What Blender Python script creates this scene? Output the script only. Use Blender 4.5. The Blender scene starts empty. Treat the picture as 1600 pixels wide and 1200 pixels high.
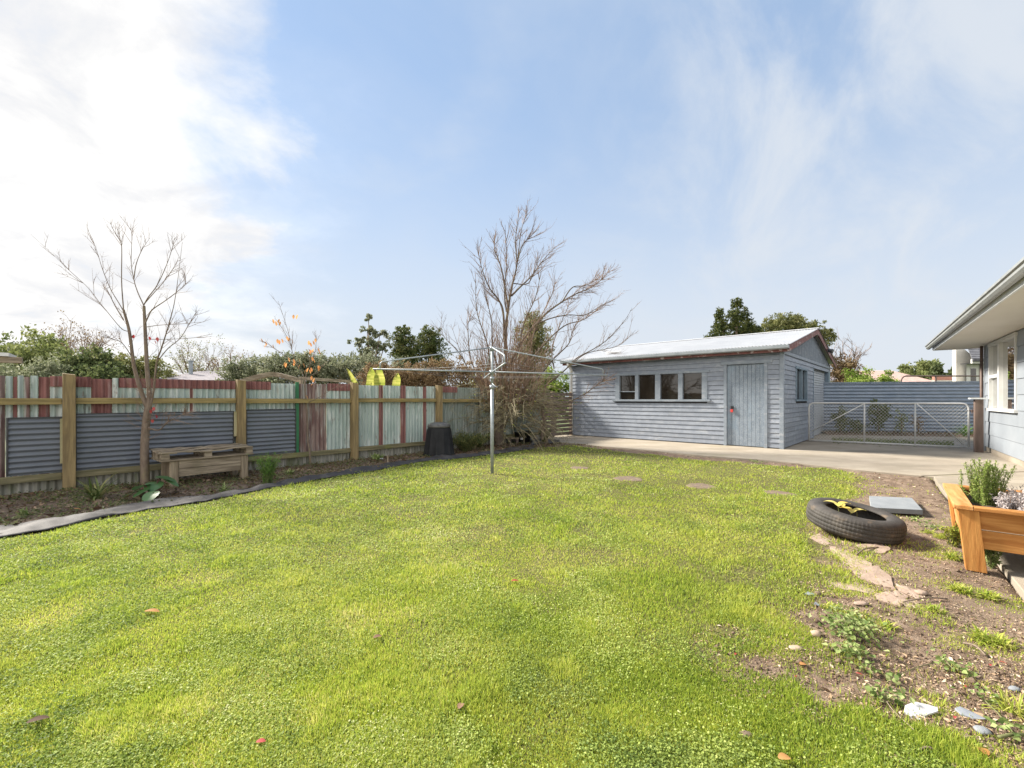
import bpy, math, random
import numpy as np
from mathutils import Vector
random.seed(7)
rng = np.random.default_rng(11)
R = math.radians
sc = bpy.context.scene
COL = sc.collection

# ------------------------------------------------------------------ camera, light, sky
CAMH, F, HZ = 1.2, 690.0, 624.0            # metres; focal length and horizon in photo pixels
cam_d = bpy.data.cameras.new('camera'); cam = bpy.data.objects.new('camera', cam_d); COL.objects.link(cam)
cam.location = (0, 0, CAMH); cam.rotation_euler = (R(90), 0, 0)
cam_d.sensor_width = 36; cam_d.lens = 36*F/1600; cam_d.shift_y = (HZ-600)/1600
cam_d.clip_start = 0.05; cam_d.clip_end = 2000
sc.camera = cam
sc.view_settings.view_transform = 'Standard'; sc.view_settings.look = 'None'
sc.view_settings.gamma = 1; sc.view_settings.exposure = 1.9
sc.cycles.max_bounces = 8; sc.cycles.diffuse_bounces = 4; sc.cycles.use_denoising = True

SUN_AZ, SUN_EL = R(-62), R(37)
sd = Vector((math.sin(SUN_AZ)*math.cos(SUN_EL), math.cos(SUN_AZ)*math.cos(SUN_EL), math.sin(SUN_EL)))
l = bpy.data.lights.new('sun', 'SUN'); l.energy = 3.3; l.angle = R(10); l.color = (1.0, .93, .82)
lo = bpy.data.objects.new('sun', l); COL.objects.link(lo)
lo.rotation_euler = (-sd).to_track_quat('-Z', 'Y').to_euler(); lo.location = (-30, 20, 25)

class NT:
    """thin helper round a node tree"""
    def __init__(s, nt): s.nt = nt
    def n(s, t, **k):
        nd = s.nt.nodes.new(t)
        for a, b in k.items(): setattr(nd, a, b)
        return nd
    def set(s, sock, v):
        if hasattr(v, 'is_linked') or isinstance(v, bpy.types.NodeSocket): s.nt.links.new(v, sock)
        else: sock.default_value = v
    def math(s, op, a, b=None, c=None, clamp=False):
        nd = s.n('ShaderNodeMath', operation=op, use_clamp=clamp)
        s.set(nd.inputs[0], a)
        if b is not None: s.set(nd.inputs[1], b)
        if c is not None: s.set(nd.inputs[2], c)
        return nd.outputs[0]
    def vmath(s, op, a, b=None):
        nd = s.n('ShaderNodeVectorMath', operation=op)
        s.set(nd.inputs[0], a)
        if b is not None: s.set(nd.inputs[1], b)
        return nd.outputs['Value'] if op in ('DOT_PRODUCT', 'LENGTH') else nd.outputs[0]
    def mix(s, f, a, b, blend='MIX'):
        nd = s.n('ShaderNodeMix', data_type='RGBA', blend_type=blend)
        s.set(nd.inputs[0], f); s.set(nd.inputs[6], a); s.set(nd.inputs[7], b)
        return nd.outputs[2]
    def ramp(s, f, stops):
        nd = s.n('ShaderNodeValToRGB'); e = nd.color_ramp.elements
        while len(e) < len(stops): e.new(.5)
        for i, (p, c) in enumerate(stops):
            e[i].position = p; e[i].color = (*c, 1) if len(c) == 3 else c
        s.set(nd.inputs[0], f); return nd.outputs[0]
    def smooth(s, f, a, b, lo=0., hi=1.):
        nd = s.n('ShaderNodeMapRange', interpolation_type='SMOOTHSTEP')
        s.set(nd.inputs[0], f)
        for i, v in enumerate((a, b, lo, hi)): nd.inputs[i+1].default_value = v
        return nd.outputs[0]
    def noise(s, vec, scale, detail=5, rough=.55, dist=0):
        nd = s.n('ShaderNodeTexNoise'); s.set(nd.inputs['Vector'], vec)
        nd.inputs['Scale'].default_value = scale; nd.inputs['Detail'].default_value = detail
        nd.inputs['Roughness'].default_value = rough; nd.inputs['Distortion'].default_value = dist
        return nd.outputs[0]
    def mapping(s, vec, scale=(1, 1, 1), rot=0, loc=(0, 0, 0)):
        if rot:
            m0 = s.n('ShaderNodeMapping'); s.set(m0.inputs[0], vec); m0.inputs[2].default_value = (0, 0, rot)
            vec = m0.outputs[0]
        m = s.n('ShaderNodeMapping'); s.set(m.inputs[0], vec)
        m.inputs[3].default_value = scale; m.inputs[1].default_value = loc
        return m.outputs[0]

w = bpy.data.worlds.new('World'); sc.world = w; w.use_nodes = True
w.node_tree.nodes.clear(); W = NT(w.node_tree)
sky = W.n('ShaderNodeTexSky', sky_type='NISHITA', sun_disc=False, sun_elevation=SUN_EL, sun_rotation=SUN_AZ)
sky.air_density = 1.0; sky.dust_density = .15; sky.ozone_density = 1.3
d = W.n('ShaderNodeTexCoord').outputs['Generated']
sep = W.n('ShaderNodeSeparateXYZ'); W.set(sep.inputs[0], d)
up = W.math('MAXIMUM', sep.outputs[2], 0.0)
den = W.math('ADD', up, .22)
pl = W.vmath('DIVIDE', d, None)
cmb = W.n('ShaderNodeCombineXYZ')
for i in range(3): W.set(cmb.inputs[i], den)
W.set(pl.node.inputs[1], cmb.outputs[0])
n1 = W.noise(pl, 1.7, 8, .58, .3)
n2 = W.noise(W.mapping(pl, (1.0, .42, 1), rot=R(35)), 2.4, 7, .6, .5)
n3 = W.noise(W.mapping(pl, (1, 1, 1), loc=(3.3, 1.7, 0)), 1.1, 6, .55)
n4 = W.noise(W.mapping(pl, (1, 1, 1), loc=(7.1, 2.2, 0)), 3.2, 8, .6, .4)
bank = W.vmath('DOT_PRODUCT', d, (-.82, .48, .312))
bank = W.math('ADD', bank, W.math('MULTIPLY', W.math('SUBTRACT', n1, .5), .34))
bank = W.math('MULTIPLY', W.smooth(bank, .775, .935), W.smooth(n4, .22, .42, .85, 1.0))
rgt = W.smooth(W.vmath('DOT_PRODUCT', d, (.80, .48, .36)), .62, .95)
wisp = W.math('MULTIPLY', W.smooth(n2, .40, .68), W.math('ADD', W.math('MULTIPLY', rgt, .78), .10))
puff = W.math('MULTIPLY', W.smooth(n3, .50, .74), .48)
hazeh = W.math('MULTIPLY', W.smooth(up, .62, 0.0), .70)
veil = W.math('ADD', hazeh, .29)
m = W.math('MAXIMUM', wisp, puff)
m = W.math('SUBTRACT', 1.0, W.math('MULTIPLY', W.math('SUBTRACT', 1.0, m), W.math('SUBTRACT', 1.0, veil)))
m = W.math('MAXIMUM', m, bank, clamp=True)
cloudc = W.mix(bank, (2.72, 2.90, 3.14, 1), W.mix(W.smooth(n4, .34, .62), (3.2, 3.22, 3.3, 1), (3.95, 3.9, 3.82, 1)))
back = W.smooth(sep.outputs[1], .05, -.55)          # broken bright cumulus added in the unseen sky behind us, to fill shaded faces
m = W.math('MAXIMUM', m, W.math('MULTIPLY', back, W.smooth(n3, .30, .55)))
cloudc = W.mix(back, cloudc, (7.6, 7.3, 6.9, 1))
skyc = W.mix(.5, W.mix(1.0, sky.outputs[0], (.62, .70, .74, 1), 'MULTIPLY'), (.95, 1.78, 3.05, 1))
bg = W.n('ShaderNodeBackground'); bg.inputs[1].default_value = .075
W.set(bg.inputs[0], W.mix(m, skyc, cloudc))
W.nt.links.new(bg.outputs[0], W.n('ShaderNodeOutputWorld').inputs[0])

# ------------------------------------------------------------------ materials
def newmat(name):
    mt = bpy.data.materials.new(name); mt.use_nodes = True
    T = NT(mt.node_tree); b = mt.node_tree.nodes['Principled BSDF']
    return mt, T, b
def pm(name, stops, scale=6, detail=6, rough=.6, metal=0, bump=.15, bscale=40, stretch=(1, 1, 1), rot=0,
       spec=.4, stains=(), rnd=0, nrough=.55):
    """procedural paint / wood / metal: colour ramp over stretched noise, extra stain layers, bump"""
    mt, T, b = newmat(name)
    co = T.n('ShaderNodeTexCoord').outputs['Object']
    v = T.mapping(co, stretch, rot)
    c = T.ramp(T.noise(v, scale, detail, nrough, .2), stops)
    for (sc_, a, z, colr, amt, st) in stains:
        f = T.smooth(T.noise(T.mapping(co, st, rot, (sc_*.37, 1.3, 2.1)), sc_, 7, .62), a, z, 0, amt)
        c = T.mix(f, c, (*colr, 1))
    if rnd:
        at = T.n('ShaderNodeAttribute', attribute_name='rnd').outputs['Fac']
        hs = T.n('ShaderNodeHueSaturation'); T.set(hs.inputs['Color'], c)
        T.set(hs.inputs['Value'], T.math('ADD', T.math('MULTIPLY', at, 2*rnd), 1-rnd)); c = hs.outputs[0]
    T.set(b.inputs['Base Color'], c)
    b.inputs['Roughness'].default_value = rough; b.inputs['Metallic'].default_value = metal
    b.inputs['Specular IOR Level'].default_value = spec
    if bump:
        bp = T.n('ShaderNodeBump'); bp.inputs['Strength'].default_value = bump; bp.inputs['Distance'].default_value = .01
        T.set(bp.inputs['Height'], T.noise(v, bscale, 5, .6)); T.set(b.inputs['Normal'], bp.outputs[0])
    return mt
def leafm(name, stops, trans=.35, rough=.6, spec=.28, patch=None):
    """leaf: colour ramp over each leaf's own random value, part of the light passes through"""
    mt, T, b = newmat(name)
    at = T.n('ShaderNodeAttribute', attribute_name='rnd').outputs['Fac']
    c = T.ramp(at, stops)
    if patch:
        pos = T.n('ShaderNodeNewGeometry').outputs['Position']
        f = T.smooth(T.noise(pos, patch[0], 4), patch[1], patch[2], 0, patch[4])
        c = T.mix(f, c, (*patch[3], 1), 'MIX')
    T.set(b.inputs['Base Color'], c); b.inputs['Roughness'].default_value = rough
    b.inputs['Specular IOR Level'].default_value = spec
    tr = T.n('ShaderNodeBsdfTranslucent'); T.set(tr.inputs[0], c)
    mx = T.n('ShaderNodeMixShader'); mx.inputs[0].default_value = trans
    T.nt.links.new(b.outputs[0], mx.inputs[1]); T.nt.links.new(tr.outputs[0], mx.inputs[2])
    T.nt.links.new(mx.outputs[0], T.nt.nodes['Material Output'].inputs[0])
    return mt
A_F = math.atan2(.733, .680)     # heading of the fence / the shed's side
A_S = math.atan2(.679, -.734)    # heading of the shed's front

MT = {}
def wood(name, a, b_, c, rot=0, vert=False, **k):
    st = (1, 1, .08) if vert else (.08, 1, 1)
    k.setdefault('stains', [(3, .5, .75, c, .7, (1, 1, 1))])
    return pm(name, [(.40, a), (.62, b_)], scale=26, stretch=st, rot=0 if vert else -rot, bump=.35, bscale=60, rough=.8, spec=.25, **k)
MT['post'] = wood('lichen_post', (.17, .125, .065), (.29, .215, .105), (.26, .185, .075), vert=True)
MT['rail'] = wood('lichen_rail', (.18, .14, .06), (.30, .23, .10), (.31, .22, .065), A_F)
MT['rail_low'] = wood('mossy_rail', (.12, .11, .06), (.22, .19, .11), (.16, .17, .05), A_F)
MT['batten'] = wood('pale_batten', (.28, .26, .15), (.40, .36, .22), (.22, .22, .08), vert=True)
MT['old_wood'] = wood('weathered_timber', (.17, .135, .095), (.33, .27, .20), (.15, .13, .08), A_F)
MT['old_wood_v'] = wood('weathered_timber_upright', (.18, .14, .095), (.32, .26, .185), (.16, .15, .07), vert=True)
MT['slat'] = wood('brown_slat', (.09, .07, .06), (.19, .15, .13), (.06, .055, .05), A_F)
peel = lambda n, a, b_, st: pm(n, [(.35, a), (.65, b_)], scale=9, stretch=(1, 1, .22), rough=.62, bump=.2, bscale=30, spec=.3, stains=st)
MT['iron_green'] = peel('peeling_green_iron', (.29, .36, .335), (.42, .475, .45),
    [(10, .52, .66, (.62, .64, .62), .75, (1, 1, .16)), (13, .60, .70, (.10, .075, .065), .8, (1, 1, .2)), (5, .60, .72, (.15, .075, .06), .8, (1, 1, .12)), (16, .60, .68, (.17, .10, .075), .6, (1, 1, .3))])
MT['iron_red'] = peel('maroon_iron', (.16, .065, .06), (.24, .11, .10),
    [(9, .54, .70, (.36, .27, .26), .6, (1, 1, .14)), (14, .6, .7, (.10, .06, .055), .5, (1, 1, .2))])
MT['iron_brown'] = peel('streaked_brown_iron', (.13, .07, .065), (.26, .19, .17),
    [(11, .50, .62, (.42, .43, .40), .75, (1, 1, .1)), (7, .56, .68, (.10, .045, .045), .7, (1, 1, .1))])
MT['iron_dark'] = peel('weathered_green_iron', (.14, .17, .15), (.24, .27, .25),
    [(10, .5, .66, (.36, .38, .36), .5, (1, 1, .14)), (6, .55, .7, (.09, .07, .06), .7, (1, 1, .12))])
MT['kick'] = peel('mossy_footing_iron', (.20, .20, .16), (.36, .35, .31),
    [(6, .5, .68, (.12, .14, .06), .7, (1, 1, .4)), (9, .55, .7, (.55, .55, .52), .6, (1, 1, .3))])
MT['panel'] = pm('slate_grey_steel', [(.3, (.105, .117, .138)), (.7, (.135, .148, .17))], scale=3, rough=.42, bump=.02, spec=.5,
    stains=[(14, .62, .75, (.22, .22, .22), .35, (1, 1, 1))])
MT['blue_iron'] = pm('faded_blue_steel', [(.3, (.165, .21, .275)), (.7, (.23, .275, .345))], scale=4, rough=.48, bump=.03,
    stains=[(5, .55, .75, (.28, .315, .36), .5, (.3, 1, 1))])
MT['emerald'] = pm('emerald_paint', [(.3, (.012, .10, .042)), (.7, (.022, .14, .06))], rough=.4)
shedst = [(14, .54, .70, (.34, .36, .39), .7, (.25, .25, 1)), (2.2, .5, .75, (.15, .172, .21), .6, (1, 1, 1)), (30, .62, .72, (.19, .195, .21), .6, (1, 1, 1))]
MT['shed'] = pm('worn_blue_grey_paint', [(.3, (.19, .215, .26)), (.7, (.255, .283, .33))], scale=7, rough=.62, bump=.25, bscale=55, stains=shedst, rnd=.10)
MT['shed_trim'] = pm('grey_blue_trim', [(.3, (.175, .205, .245)), (.7, (.24, .275, .315))], scale=9, rough=.6, bump=.3, bscale=50, stains=shedst[:1])
MT['shed_door'] = pm('flaking_door_paint', [(.40, (.15, .185, .23)), (.60, (.20, .24, .29))], scale=8, rough=.6, bump=.3, bscale=80,
    stains=[(58, .48, .62, (.33, .365, .40), .65, (1, 1, .8)), (3, .5, .7, (.22, .30, .38), .6, (1, 1, .3))])
MT['blue_jamb'] = pm('blue_jamb_paint', [(.3, (.11, .16, .21)), (.7, (.16, .215, .27))], rough=.5)
MT['lap_shadow'] = pm('lap_shadow_dark', [(.3, (.03, .03, .035)), (.7, (.05, .05, .055))], rough=.9, bump=0)  # near-black colour stands in for the shadow lines between wall boards
MT['roller'] = pm('grey_roller_steel', [(.3, (.27, .29, .32)), (.7, (.34, .36, .39))], rough=.45, bump=.03)
MT['barge'] = pm('flaking_red_paint', [(.35, (.10, .034, .028)), (.65, (.165, .058, .048))], scale=8, rough=.6, bump=.3,
    stains=[(9, .56, .64, (.42, .36, .34), .85, (1, 1, 1)), (5, .6, .75, (.08, .04, .04), .6, (1, 1, 1))])
MT['zinc'] = pm('galvanised_roof', [(.3, (.46, .465, .47)), (.7, (.56, .56, .56))], scale=2.5, rough=.38, metal=0, bump=.02, spec=.6,
    stains=[(1.6, .55, .75, (.40, .40, .41), .5, (1, 1, 1))])
MT['gutter'] = pm('dull_grey_gutter', [(.3, (.20, .23, .25)), (.7, (.30, .33, .35))], rough=.5)
MT['galv'] = pm('galvanised_tube', [(.3, (.24, .27, .29)), (.7, (.36, .39, .41))], scale=16, rough=.5, metal=.35, bump=.03, stains=[(20, .6, .75, (.25, .26, .26), .5, (1, 1, .4))])
MT['gatepaint'] = pm('dull_silver_paint', [(.3, (.48, .48, .48)), (.7, (.60, .60, .59))], scale=14, rough=.5, metal=.1, bump=.05, stains=[(12, .66, .76, (.22, .12, .07), .6, (1, 1, 1))])
MT['wire'] = pm('chain_wire', [(.3, (.40, .39, .36)), (.7, (.55, .54, .50))], rough=.5, metal=.1, bump=0)
MT['white'] = pm('white_paint', [(.3, (.50, .50, .485)), (.7, (.58, .58, .565))], rough=.5, bump=.03, stains=[(6, .6, .8, (.5, .48, .42), .4, (1, 1, .3))])
MT['housewall'] = pm('pale_blue_cladding', [(.3, (.215, .237, .265)), (.7, (.25, .275, .305))], scale=2, rough=.55, bump=.05, bscale=25,
    stains=[(1.5, .5, .75, (.29, .31, .335), .5, (1, 1, 1))], rnd=.04)
MT['soffit'] = pm('cream_soffit', [(.3, (.56, .53, .465)), (.7, (.61, .58, .52))], scale=1.5, rough=.7, bump=.02)
MT['fascia'] = pm('pale_fascia', [(.3, (.52, .54, .55)), (.7, (.60, .62, .63))], rough=.5, bump=.02)
MT['hgutter'] = pm('warm_grey_gutter', [(.3, (.22, .23, .23)), (.7, (.30, .31, .30))], rough=.35, bump=.01, metal=.1)
MT['rustpipe'] = pm('brown_pipe', [(.3, (.09, .06, .05)), (.7, (.16, .11, .09))], rough=.6)
MT['rustpost'] = pm('rusty_brown_post', [(.3, (.085, .058, .046)), (.7, (.165, .118, .098))], scale=9, stretch=(1, 1, .15), rough=.75, bump=.4, stains=[(6, .58, .72, (.28, .22, .18), .5, (1, 1, .2))])
MT['conc'] = pm('worn_concrete', [(.3, (.27, .23, .18)), (.7, (.36, .315, .255))], scale=1.6, detail=9, rough=.85, bump=.35, bscale=90, spec=.25,
    stains=[(.9, .48, .70, (.19, .165, .125), .8, (.35, 1, 1)), (1.7, .58, .75, (.23, .215, .11), .6, (.3, 1, 1)), (60, .6, .7, (.25, .22, .19), .5, (1, 1, 1))], nrough=.65)
MT['paver'] = pm('blue_grey_slab', [(.3, (.19, .205, .22)), (.7, (.245, .26, .275))], scale=6, rough=.8, bump=.3, bscale=120, stains=[(9, .6, .75, (.38, .36, .33), .5, (1, 1, 1))])
MT['flag'] = pm('pinkish_stone', [(.3, (.26, .185, .14)), (.7, (.37, .285, .225))], scale=7, detail=8, rough=.85, bump=.5, bscale=35, stains=[(8, .56, .72, (.24, .16, .11), .75, (1, 1, 1))])
MT['pad'] = pm('earthy_pad', [(.3, (.11, .08, .055)), (.7, (.21, .155, .11))], scale=12, rough=.9, bump=.5, bscale=60)
MT['mat'] = pm('weed_mat', [(.3, (.030, .028, .029)), (.7, (.065, .060, .060))], scale=5, rough=.7, bump=.3, bscale=200, spec=.3, stains=[(4, .52, .7, (.12, .107, .097), .7, (1, 1, 1))])
MT['blackplastic'] = pm('black_plastic', [(.3, (.012, .012, .013)), (.7, (.022, .022, .023))], rough=.55, spec=.14, bump=.05, bscale=30, stains=[(6, .58, .75, (.06, .06, .06), .3, (1, 1, .3))])
MT['lid'] = pm('scuffed_black_lid', [(.3, (.05, .05, .05)), (.7, (.12, .115, .105))], scale=9, rough=.35, bump=.1, stains=[(14, .56, .68, (.22, .2, .17), .6, (1, 1, 1))])
MT['sheetplastic'] = pm('black_sheet', [(.3, (.012, .012, .014)), (.7, (.03, .03, .033))], rough=.35, bump=.3, bscale=12)
MT['tyre'] = pm('weathered_rubber', [(.3, (.036, .033, .030)), (.7, (.070, .063, .057))], scale=11, rough=.75, bump=.25, bscale=90, spec=.35,
    stains=[(7, .56, .72, (.17, .125, .085), .6, (1, 1, 2)), (3, .55, .75, (.14, .12, .10), .5, (1, 1, 1))])
ang_h = math.atan2(.7809, .6247)
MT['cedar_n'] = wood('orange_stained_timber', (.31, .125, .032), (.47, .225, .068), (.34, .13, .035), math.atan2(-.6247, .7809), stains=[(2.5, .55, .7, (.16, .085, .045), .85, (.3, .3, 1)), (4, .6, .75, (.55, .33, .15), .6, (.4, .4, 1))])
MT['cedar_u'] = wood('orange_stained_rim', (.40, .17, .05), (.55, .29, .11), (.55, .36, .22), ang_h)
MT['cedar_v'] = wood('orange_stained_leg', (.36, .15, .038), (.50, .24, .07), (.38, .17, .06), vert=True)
MT['potsoil'] = pm('potting_soil', [(.3, (.05, .035, .025)), (.7, (.10, .075, .05))], scale=30, rough=.95, bump=.8)
MT['bark'] = pm('bare_bark', [(.3, (.12, .088, .065)), (.7, (.22, .168, .127))], scale=30, stretch=(1, 1, .3), rough=.85, bump=.4, bscale=50, stains=[(9, .55, .7, (.22, .19, .10), .6, (1, 1, .6))])
MT['bark_grey'] = pm('lichen_bark', [(.3, (.07, .052, .040)), (.7, (.14, .108, .082))], scale=20, rough=.85, bump=.4, stains=[(7, .52, .7, (.26, .23, .12), .7, (1, 1, 1))])
MT['bark_far'] = pm('far_bark', [(.3, (.16, .12, .09)), (.7, (.24, .18, .13))], scale=8, rough=.9, bump=0)
MT['twig'] = pm('pale_twigs', [(.3, (.14, .088, .060)), (.7, (.26, .172, .115))], scale=8, rough=.8, bump=0, rnd=.25)
MT['twig_low'] = pm('lichened_twigs', [(.3, (.13, .11, .068)), (.7, (.29, .25, .15))], scale=6, rough=.85, bump=0, rnd=.3)
MT['stem'] = pm('green_stem', [(.3, (.10, .12, .04)), (.7, (.16, .15, .07))], scale=8, rough=.7, bump=0)
MT['redstem'] = pm('dark_red_stem', [(.3, (.10, .03, .03)), (.7, (.15, .05, .045))], scale=8, rough=.6, bump=0)
def glassm(name, col, rough=.03):
    mt, T, b = newmat(name); b.inputs['Base Color'].default_value = (*col, 1)
    b.inputs['Roughness'].default_value = rough; b.inputs['Specular IOR Level'].default_value = .6
    co = T.n('ShaderNodeTexCoord').outputs['Object']
    bp = T.n('ShaderNodeBump'); bp.inputs['Strength'].default_value = .04
    T.set(bp.inputs['Height'], T.noise(co, 3, 2)); T.set(b.inputs['Normal'], bp.outputs[0]); return mt
MT['glass'] = glassm('dark_window_glass', (.022, .018, .014))
def clearglass(name):
    mt, T, b = newmat(name)
    g = T.n('ShaderNodeBsdfGlossy'); g.inputs['Roughness'].default_value = .02
    t = T.n('ShaderNodeBsdfTransparent'); t.inputs[0].default_value = (.93, .95, .94, 1)
    fr = T.n('ShaderNodeFresnel'); fr.inputs[0].default_value = 1.22
    mx = T.n('ShaderNodeMixShader'); T.set(mx.inputs[0], fr.outputs[0])
    T.nt.links.new(t.outputs[0], mx.inputs[1]); T.nt.links.new(g.outputs[0], mx.inputs[2])
    T.nt.links.new(mx.outputs[0], T.nt.nodes['Material Output'].inputs[0]); return mt
MT['clear'] = clearglass('clear_window_glass')
MT['curtain'] = pm('net_curtain', [(.3, (.52, .52, .47)), (.7, (.60, .60, .55))], rough=.9, bump=0)
MT['rooftile'] = pm('grey_roof_tiles', [(.3, (.24, .22, .24)), (.7, (.36, .33, .35))], scale=4, rough=.7, bump=.1)
MT['pinktile'] = pm('pink_roof_tiles', [(.3, (.50, .33, .28)), (.7, (.62, .45, .39))], scale=4, rough=.7, bump=.1)
MT['darktile'] = pm('dark_roof_tiles', [(.3, (.07, .07, .08)), (.7, (.15, .15, .16))], scale=6, rough=.7, bump=.1)
MT['cream'] = pm('cream_render', [(.3, (.44, .42, .38)), (.7, (.52, .50, .46))], rough=.8, bump=.03)
MT['brick'] = pm('dull_red_brick', [(.3, (.30, .14, .11)), (.7, (.42, .22, .17))], scale=12, rough=.85, bump=.1)
MT['red'] = pm('red_padlock', [(.3, (.45, .03, .03)), (.7, (.6, .06, .05))], rough=.35, bump=0)
MT['darkmetal'] = pm('dark_metal', [(.3, (.03, .03, .035)), (.7, (.07, .07, .075))], rough=.4, metal=.5, bump=0)
MT['shard'] = pm('white_shard', [(.3, (.42, .42, .44)), (.7, (.58, .58, .59))], scale=20, rough=.5, bump=.1, stains=[(18, .58, .7, (.3, .25, .22), .6, (1, 1, 1))])
MT['slate'] = pm('blue_grey_shard', [(.3, (.21, .23, .26)), (.7, (.29, .31, .34))], scale=20, rough=.6, bump=.1)
MT['stone'] = pm('tan_stone', [(.3, (.30, .22, .16)), (.7, (.45, .35, .27))], scale=14, rough=.85, bump=.3)
# leaves
MT['grass'] = leafm('lawn_blades', [(0, (.14, .215, .025)), (.4, (.37, .47, .062)), (.78, (.54, .55, .10)), (1, (.66, .59, .28))], .48, .55, .3, patch=(.9, .45, .72, (.56, .54, .13), .35))
MT['clover'] = leafm('lawn_clover', [(0, (.11, .17, .035)), (.5, (.32, .405, .085)), (.86, (.47, .52, .15)), (1, (.58, .59, .31))], .40, .60, .30, patch=(.8, .5, .75, (.50, .50, .18), .35))
MT['litter'] = leafm('dry_litter', [(0, (.10, .065, .04)), (.4, (.26, .17, .11)), (.75, (.44, .32, .21)), (1, (.62, .52, .40))], .1, .8, .2)
MT['bedlitter'] = leafm('bed_litter', [(0, (.05, .035, .022)), (.4, (.15, .09, .055)), (.7, (.12, .14, .05)), (1, (.38, .27, .19))], .1, .8, .2)
MT['foliage_mid'] = leafm('mid_green_leaves', [(0, (.055, .08, .03)), (.5, (.115, .145, .055)), (1, (.23, .24, .10))], .38)
MT['foliage_light'] = leafm('light_green_leaves', [(0, (.10, .125, .04)), (.5, (.19, .22, .075)), (1, (.34, .35, .15))], .40)
MT['foliage_grey'] = leafm('grey_green_leaves', [(0, (.09, .11, .06)), (.5, (.19, .21, .12)), (1, (.42, .42, .30))], .38)
MT['foliage_dark'] = leafm('dark_conifer_leaves', [(0, (.022, .038, .011)), (.5, (.065, .085, .020)), (1, (.19, .19, .045))], .2)
MT['foliage_olive'] = leafm('olive_leaves', [(0, (.07, .085, .028)), (.5, (.17, .18, .06)), (1, (.36, .34, .15))], .28)
MT['foliage_cypress'] = leafm('cypress_leaves', [(0, (.04, .065, .02)), (.5, (.09, .12, .035)), (1, (.24, .21, .075))], .3)
MT['foliage_rust'] = leafm('rusty_leaves', [(0, (.12, .075, .04)), (.5, (.22, .15, .08)), (1, (.36, .27, .14))], .3)
MT['foliage_bright'] = leafm('bright_hedge_leaves', [(0, (.09, .15, .02)), (.5, (.20, .29, .045)), (1, (.36, .42, .10))], .4)
MT['yellowleaf'] = leafm('yellow_green_leaf', [(0, (.22, .27, .04)), (1, (.52, .50, .13))], .42)
MT['paleyellow'] = leafm('pale_yellow_leaf', [(0, (.62, .47, .09)), (1, (.80, .68, .22))], .4)
MT['orangeleaf'] = leafm('orange_leaf', [(0, (.48, .20, .07)), (1, (.66, .36, .15))], .45, .7, .2)
MT['redleaf'] = leafm('red_leaf', [(0, (.36, .045, .05)), (1, (.50, .10, .09))], .3)
MT['brownleaf'] = leafm('brown_leaf', [(0, (.10, .06, .045)), (1, (.26, .155, .105))], .2, .8, .15)
MT['taro'] = leafm('glossy_green_leaf', [(0, (.06, .14, .045)), (1, (.12, .22, .08))], .3, .35, .5)
MT['strap'] = leafm('strappy_leaves', [(0, (.07, .11, .03)), (.6, (.16, .20, .06)), (1, (.38, .34, .14))], .3)
MT['feather'] = leafm('feathery_leaves', [(0, (.06, .14, .025)), (1, (.17, .28, .06))], .35)
MT['rosemary'] = leafm('rosemary_leaves', [(0, (.13, .20, .04)), (.6, (.27, .36, .075)), (1, (.44, .48, .17))], .4)
MT['silver'] = leafm('silvery_dry_leaves', [(0, (.24, .20, .19)), (.5, (.42, .375, .365)), (1, (.58, .545, .54))], .2, .8, .2)
MT['weed'] = leafm('weed_leaves', [(0, (.10, .155, .04)), (.6, (.24, .31, .09)), (1, (.40, .44, .20))], .35)
MT['fern'] = leafm('yellow_fern', [(0, (.20, .25, .03)), (1, (.42, .43, .08))], .4)

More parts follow.
